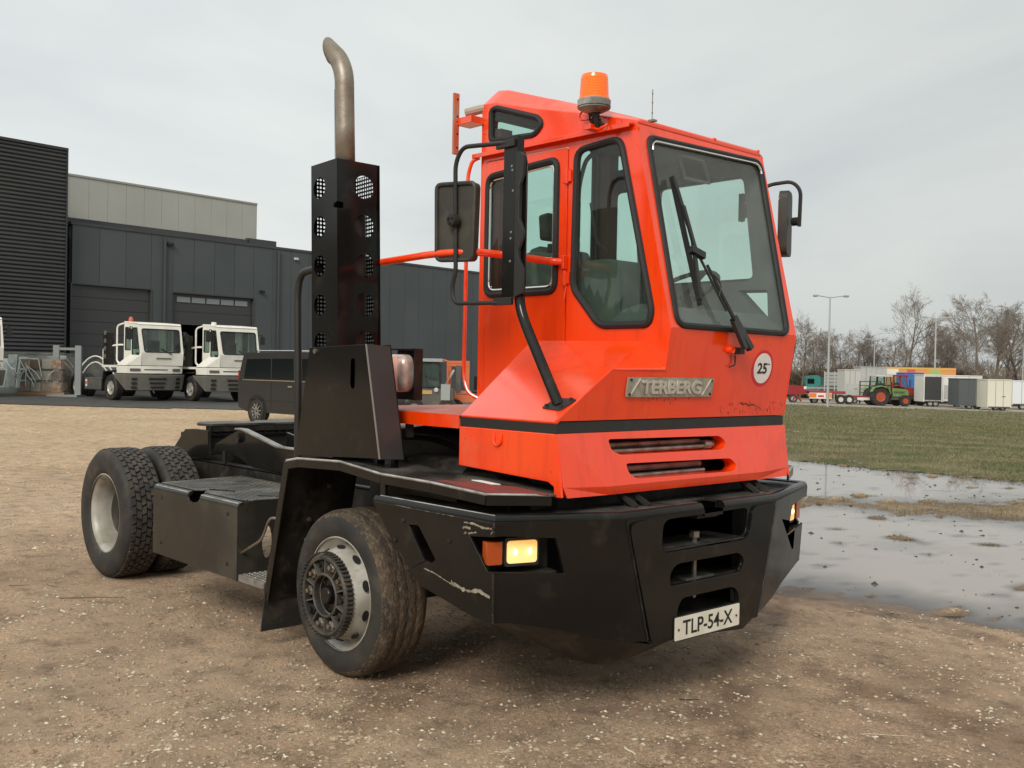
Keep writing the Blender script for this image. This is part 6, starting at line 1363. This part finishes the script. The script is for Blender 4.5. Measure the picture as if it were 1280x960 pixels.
G().box(.5, 1.4, .1, 2.1, .9, 2.35).build('load', mat('dark_teal', (.02, .09, .09), .5), TK); G().box(-.95, -.2, -.02, 0, 1.6, 2.15).build('window', paneg, TK)
for xx in (-.6, .8): minihweel(TK, xx, .1, .5, .5, .3, -1)
# crash barrier
(l, rz) = R_at(1020, 101); CBR = empty('crash_barrier', 'grey steel crash barrier running behind the low trailers', 'barrier', l, rz)
for k in range(14): G().box(-8+k*1.6-.05, -8+k*1.6+.05, 0, .1, .2, 1.45).build('post', dgrey, CBR)
for zz in (1.25, .75): G().box(-8.1, 13, -.05, 0, zz-.09, zz+.09).build('rail', mat('barrier_grey', (.28, .28, .26), .6), CBR)
# low trailer with red deck and two wheels
(l, rz) = R_at(1040, 88); LT = empty('low_loader_trailer', 'low red and white semi trailer with twin wheels beside the green tractor', 'trailer', l, rz)
G().box(-1.95, 1.2, 0, 2.2, .88, 1.12).build('deck', mat('deck_red', (.30, .03, .04), .6), LT, bevel=.02)
rp = G().box(-1.95, .0, -.06, 0, .45, .95).build('rear_panel', whitem, LT)
for a, b in ((-1.95, -1.35), (-.55, 0)): G().box(a, b, -.08, -.06, .55, .92).build('chevron_board', mat('orange_board', (.75, .25, .05), .5), rp)
for k in range(4): G().bar((-1.9+k*.15, -.085, .56), (-1.82+k*.15, -.085, .91), .04, .01).build('chevron', redm, rp)
G().box(-1.2, -.7, -.08, -.06, .6, .75).build('lamp_bar', redm, rp)
for xx in (.78, 1.52): minihweel(LT, xx, -.05, .42, .42, .3, -1, mat('bright_rim', (.60, .58, .54), .4), .5)
for xx in (-1.4, -.4): minihweel(LT, xx, .3, .36, .36, .3, -1)
G().box(1.2, 3.6, .2, 2.0, .55, .75).build('drawbar_deck', MT['deck_red'], LT); G().box(2.2, 3.4, -.05, .0, .4, .62).build('side_guard', whitem, LT)
# red machine at the left
(l, rz) = R_at(999, 88); RM = empty('red_farm_trailer', 'dark red machine partly hidden by the orange cab on the road', 'trailer', l, rz)
rdm = mat('dark_red_paint', (.26, .018, .02), .5)
G().prism(rnd2([(-.9, .7), (-.9, 1.55), (.45, 1.5), (.6, 1.25), (.6, .75)], .08), 'y', 0, 1.8).build('body', rdm, RM, bevel=.03); G().bar((-.3, -.02, .75), (.2, -.02, .15), .12, .12).build('leg', rdm, RM); G().bar((-.3, -.02, .75), (-.55, -.02, .15), .1, .1).build('leg', rdm, RM)
minihweel(RM, -.5, -.05, .38, .38, .25, -1); G().box(.4, .62, -.04, .0, 1.2, 1.45).build('marker_board', whitem, RM)
# tractors
def tractor(px, d, col, rimc, label, flip=1, sc=1., grp=None):
    (l, rz) = R_at(px, d, .12); R = empty('farm_tractor', label, 'tractor', l, rz); R.scale = (sc,)*3
    body = col; trm = tyrem
    for s in (-.9, .9):
        minihweel(R, -.95, s, .82, .82, .45, -1 if s < 0 else 1, rimc, .52, n=28); minihweel(R, 1.35, s, .50, .50, .32, -1 if s < 0 else 1, rimc, .5, n=24)
        G().prism([(-1.85, 1.25), (-1.6, 1.66), (-.95, 1.80), (-.3, 1.62), (-.05, 1.1), (-.12, 1.1), (-.35, 1.55), (-.95, 1.72), (-1.55, 1.6), (-1.78, 1.25)], 'y', min(s*.7, s*1.2), max(s*.7, s*1.2)).build('fender', body, R)
        if not flip: continue
        for k in range(12):
            t = k*math.pi/6; G().bar((-.95+.70*math.cos(t), (-.91 if s < 0 else .91), .82+.70*math.sin(t)), (-.95+.80*math.cos(t+.12), (-.9 if s < 0 else .9), .82+.80*math.sin(t+.12)), .05, .07).build('tyre_lug', trm, R)
    G().prism(rnd2([(.15, 1.0), (.15, 1.62), (1.65, 1.50), (1.85, 1.35), (1.88, .95), (1.6, .85), (.3, .85)], .08), 'y', -.38, .38).build('bonnet', body, R, bevel=.03)
    G().box(1.86, 1.90, -.3, .3, .95, 1.35).build('grille', blackm, R); G().box(-1.2, 1.6, -.3, .3, .55, .9).build('drivetrain', dgrey, R); G().box(1.6, 2.15, -.35, .35, .55, .85).build('front_weight', blackm, R)
    for s in (-1, 1): G().box(.5, 1.5, s*.385-.003, s*.385+.003, 1.12, 1.30).build('side_grille', dgrey, R)
    cabf = [(-1.35, 1.35), (-1.25, 2.55), (.02, 2.55), (.22, 1.35)]
    for a, b in (((-1.3, 1.5), (-1.2, 2.55)), ((-.55, 1.0), (-.5, 2.55)), ((.22, 1.0), (.05, 2.55))):
        for s in (-.62, .62): G().bar((a[0], s, a[1]), (b[0], s, b[1]), .07, .07).build('cab_pillar', blackm if flip else body, R)
    for s in (-.62, .62): G().prism([(-1.25, 1.55), (-1.18, 2.5), (.02, 2.5), (.15, 1.5), (.15, 1.1), (-.4, 1.1)], 'y', s-.006, s+.006).build('cab_glass', gl_bg, R)
    G().box(-1.35, .22, -.72, .72, 2.55, 2.72).build('cab_roof', col if not flip else mat('roof_pale', (.50, .50, .44), .5), R, bevel=.04)
    G().box(-.9, -.4, -.3, .3, 1.2, 2.0).build('seat', figm, R); G().box(-1.0, .3, -.62, .62, .9, 1.2).build('cab_floor', dgrey, R)
    G().tube([(.55, -.3, 1.5), (.55, -.3, 2.3)], .04, 6).build('exhaust', blackm, R); G().bar((-.1, -.66, .5), (.05, -.9, 1.1), .2, .05).build('cab_step', blackm, R)
    return R
tractor(1108, 88, mat('tractor_green', (.13, .22, .05), .5, col2=(.20, .28, .09), nscale=2), mat('red_rim', (.42, .07, .03), .5), 'green farm tractor with red wheel rims parked on the road', 1, .98)
tractor(1128, 94, mat('tractor_red', (.34, .02, .03), .4), mat('grey_rim', (.2, .2, .2), .5), 'red farm tractor standing behind the green one', 0, 1.02)
# lamp posts
lpm = mat('galvanised_post', (.42, .43, .42), .5, .2)
def lamp_post(px, pyt, d, arms, label, r=.07):
    (l, rz) = R_at(px, d); R = empty('street_lamp', label, 'lamp post', l, rz, 'lamp posts along the road'); h = zat(px, pyt, d)-l[2]
    R.rotation_euler = (0, 0, rz)
    G().tube([(0, 0, 0), (0, 0, h*.5), (0, 0, h)], r, 8, rs=[r*1.5, r*1.1, r*.8]).build('pole', lpm, R, smooth=True)
    for s in arms:
        G().tube([(0, 0, h-.05), (s, 0, h+.10 if abs(s) > .5 else h)], r*.6, 6).build('arm', lpm, R); G().box(min(s, s*1.35), max(s, s*1.35), -.15, .15, h+.0, h+.16).build('lamp_head', mat('lamp_head', (.32, .33, .33), .4), R, bevel=.04)
    return R
lamp_post(1035, 371.5, 78, (-.95, 1.05), 'tall twin-arm lamp post nearest the orange cab', .075)
lamp_post(1168, 398, 104, (-1.0, 1.6), 'twin-arm lamp post in front of the wood above the orange trailer', .08)
lamp_post(1092, 425, 118, (-.8, .8), 'smaller lamp post in the distance above the grey containers', .07)
lamp_post(1278, 434, 110, (-.3, .9), 'thin lamp post at the right edge', .07)
# trees
barkm = mat('bark', (.115, .090, .066), .95, col2=(.17, .14, .105), nscale=3)
twigm = mat('bare_twigs', (.17, .145, .12), .95, col2=(.24, .205, .17), nscale=.5)
def tree_meshes(seed, H, spread=.34, multi=1, dens=1.0):
    r = random.Random(seed); tr = G(); cr_ = G()
    def branch(p, dirv, L_, rad, lvl, g):
        n = 4 if lvl < 2 else 3; pts = [p]; q = p.copy(); dv = dirv.copy()
        for k in range(n):
            dv = (dv+Vector((r.gauss(0, 1), r.gauss(0, 1), r.gauss(0, 1)))*(.10+.05*lvl)+Vector((0, 0, .05 if lvl else .0))).normalized(); q = q+dv*L_/n; pts.append(q.copy())
        sides = 6 if lvl == 0 else (4 if lvl == 1 else 3)
        g.tube(pts, rad, sides, rs=[rad*(1-.62*k/n) for k in range(n+1)])
        if lvl >= 4: return
        cnt = [11, 7, 6, 6][lvl]; cnt = int(cnt*dens*(1 if lvl else 1))
        for k in range(cnt):
            t = (.26 if lvl == 0 else .22)+(.76)*((k+r.random())/cnt); i = min(int(t*n), n-1); b = pts[i].lerp(pts[i+1], t*n-i) if t < 1 else pts[-1]
            ax_ = dv.orthogonal().normalized(); ax_.rotate(Matrix.Rotation(r.uniform(0, 6.28), 3, dv)); nd = (dv*(1-.05)+ax_*r.uniform(.5, .9)*(1.0 if lvl else 1.15)).normalized()
            L2 = L_*(r.uniform(.42, .62) if lvl else r.uniform(spread*.8, spread*1.25)*(1.25-.55*t)); branch(b, nd, L2, max(rad*(1-.6*t)*.52, .011), lvl+1, cr_)
    for m_ in range(multi):
        off = Vector((r.uniform(-.6, .6), r.uniform(-.4, .4), 0)) if multi > 1 else Vector()
        lean = Vector((r.uniform(-.12, .12)*multi, r.uniform(-.08, .08), 1)).normalized()
        branch(off, lean, H*r.uniform(.80, .88), H*.0165, 0, tr)
    top = max(v[2] for v in cr_.v); kz = 10.0/top
    tr.v = [(x*kz, y*kz, z*kz) for x, y, z in tr.v]; cr_.v = [(x*kz*1.12, y*kz*1.12, z*kz) for x, y, z in cr_.v]
    a = tr.build('trunk', barkm, None, fix=False, smooth=True); b = cr_.build('crown', twigm, None, fix=False)
    return a, b
variants = [tree_meshes(101, 10, .42, 1), tree_meshes(102, 10, .34, 1), tree_meshes(103, 10, .38, 2), tree_meshes(104, 10, .30, 1, 1.0)]
first = [True]*len(variants)
def tree(px, pyt, d, v, label, rot=0, wsc=1.):
    (l, rz) = R_at(px, d); h = zat(px, pyt, d)-l[2]; k = h/10.0
    R = empty('bare_tree', label, 'tree', l, rz+rot, 'bare trees beyond the road'); R.scale = (k*wsc, k*wsc, k)
    for o in variants[v]:
        if first[v]: c = o
        else: c = o.copy(); COL.objects.link(c)
        c.parent = R
    first[v] = False
TR = [(1000, 385, 112, 0, 'bare tree just right of the orange cab edge', 0, 1.0), (984, 400, 118, 1, 'bare tree mostly hidden behind the orange cab', 1, 1), (1024, 420, 130, 3, 'low bare tree between the cab and the first lamp post', 2, 1.2), (1048, 408, 126, 2, 'bare tree just right of the first lamp post', 1, 1.1), (1072, 402, 122, 0, 'rounded bare tree above the pale box body', 2.2, 1.05), (1086, 410, 126, 1, 'bare tree above the green tractor, left of the tallest', 4, 1.2),
      (1108, 420, 128, 2, 'low bare tree close left of the tallest tree', 3, 1.1), (1130, 352, 110, 0, 'tallest bare tree, above the orange trailer', .6, .95), (1160, 404, 124, 2, 'bare tree just left of the second twin-arm lamp post', 5, 1.0), (1182, 402, 126, 1, 'bare tree just right of the second twin-arm lamp post', .3, 1.1), (1200, 430, 128, 3, 'low slanting bare tree above the white sales trailer', 1.7, 1.2),
      (1234, 362, 110, 2, 'large many-stemmed bare tree above the cream trailer', .2, .95), (1256, 378, 116, 1, 'bare tree right of the large many-stemmed one', 2.9, 1.1), (1276, 384, 118, 3, 'narrow bare tree at the right edge', .9, 1.1), (1214, 398, 130, 0, 'faint bare tree left of the large many-stemmed one', 3.7, .9), (1294, 392, 118, 0, 'bare tree cut off by the right edge', .4, 1)]
for t in TR: tree(*t)
# thickets: dense brown undergrowth, each a mass of its own
thm = mat('thicket_twigs', (.14, .100, .065), .95, col2=(.21, .155, .10), nscale=.35)
def thicket(px, pyt, d, w, seed, label):
    (l, rz) = R_at(px, d); h = zat(px, pyt, d)-l[2]; r = np.random.default_rng(seed); V = []; F = []
    for i in range(int(4200*w/8)):
        a, b = r.normal()*w*.27, r.normal()*1.2; top = h*math.exp(-(a/w)**2*2.2)*r.uniform(.45, 1.0); b0 = r.uniform(0, .55)*top
        for s in range(3):
            x0, y0_ = a+r.normal()*.3, b+r.normal()*.3; dx, dy = r.normal()*.5, r.normal()*.4; dz = r.uniform(.4, 1.3); o = len(V); wd_ = r.uniform(.03, .09)
            V += [(x0, y0_, b0), (x0+wd_, y0_+wd_, b0), (x0+dx, y0_+dy, min(b0+dz, top*1.05))]; F.append((o, o+1, o+2))
    R = empty('thicket', label, 'bush', l, rz, 'brown thickets beneath the trees')
    me = bpy.data.meshes.new('brushwood'); me.from_pydata(V, [], F); me.materials.append(thm); o = bpy.data.objects.new('brushwood', me); COL.objects.link(o); o.parent = R
for q in ((1150, 420, 116, 9, 31, 'tall dense brown thicket below the tallest tree'), (1185, 428, 118, 8, 32, 'dense brown thicket right of the second lamp post'), (1052, 432, 120, 8, 33, 'brown thicket between the first lamp post and the containers'), (1012, 440, 116, 7, 34, 'low brown thicket behind the teal lorry'), (1100, 442, 120, 8, 35, 'low brown thicket behind the grey containers'), (1262, 458, 118, 9, 36, 'low reddish thicket behind the right-hand trailers'), (1120, 434, 122, 7, 37, 'brown thicket just left of the tallest tree')): thicket(*q)
# far tree line
r = np.random.default_rng(77); V = []; F = []
for i in range(26000):
    px = r.uniform(560, 1700); d = r.uniform(150, 190); u = (px-640)/1275*d; x, y = xy(u, d); gz = -2.6; tophh = (5.0+n3(x, y, .03, 91)*3+n3(x, y, .12, 92)*1.6); h0 = r.uniform(0, 1)**.8*tophh
    a, b = r.normal()*.5, r.uniform(.4, 1.6); o = len(V); V += [(x, y, gz+h0), (x+RX*.12, y+RY*.12, gz+h0), (x+RX*a, y+RY*a, gz+h0+b)]; F.append((o, o+1, o+2))
me = bpy.data.meshes.new('far_wood'); me.from_pydata(V, [], F); me.materials.append(mat('far_wood', (.15, .115, .085), .95, col2=(.20, .16, .12), nscale=.2)); o = bpy.data.objects.new('far_wood', me); COL.objects.link(o); o['kind'] = 'stuff'
# unseen tree belt added behind the camera to darken reflections in the panels
V = []; F = []; r = np.random.default_rng(5)
for i in range(9000):
    a = math.radians(r.uniform(-175, 20)); R_ = r.uniform(62, 74); x, y = math.cos(a)*R_, math.sin(a)*R_; th = 9+3*math.sin(a*9)+2*math.sin(a*23); h0 = r.uniform(0, 1)*th; w_ = r.uniform(.8, 2.0); t1_, t2_ = -math.sin(a)*w_, math.cos(a)*w_; o = len(V)
    V += [(x, y, h0-.6), (x+t1_, y+t2_, h0-.4), (x+t1_*.5+r.normal()*.5, y+t2_*.5+r.normal()*.5, h0+r.uniform(1, 2.6))]; F.append((o, o+1, o+2))
me = bpy.data.meshes.new('unseen_tree_belt'); me.from_pydata(V, [], F); me.materials.append(mat('unseen_tree_belt', (.07, .065, .04), .95, col2=(.12, .10, .07), nscale=.2)); o = bpy.data.objects.new('unseen_tree_belt', me); COL.objects.link(o); o['kind'] = 'stuff'
# low bank closing the horizon
V = []; F = []; n = 160
for i in range(n+1):
    a = 2*math.pi*i/n; h = 1.2+.8*math.sin(a*7)+.5*math.sin(a*17); R1, R2, R3 = 230, 260, 330
    V += [(math.cos(a)*R1, math.sin(a)*R1, -9), (math.cos(a)*R2, math.sin(a)*R2, h), (math.cos(a)*R3, math.sin(a)*R3, -9)]
for i in range(n): F += [(i*3, i*3+3, i*3+4, i*3+1), (i*3+1, i*3+4, i*3+5, i*3+2)]
me = bpy.data.meshes.new('distant_hedge'); me.from_pydata(V, [], F); me.materials.append(mat('distant_hedge', (.13, .105, .075), .95, col2=(.09, .075, .05), nscale=.3)); o = bpy.data.objects.new('distant_hedge', me); COL.objects.link(o); o['kind'] = 'structure'
# creased plastic film: pale folds catching the light on the wrapped goods
fold_m = mat('plastic_fold', (.55, .58, .58), .25, coat=.5)
for root_, w_, h_, n_ in ((PC, .95, 1.5, 9), (PG, 1.6, 1.65, 14)):
    rr = random.Random(n_)
    for k in range(n_):
        x0 = rr.uniform(-w_, w_*.9); z0 = rr.uniform(.3, h_*.6); a = rr.uniform(-.6, .6)
        G().tube([(x0, -.53, z0), (x0+a*.3, -.56, z0+.25), (x0+a, -.53, min(h_, z0+rr.uniform(.35, .8)))], .018, 4).build('film_fold', fold_m, root_)
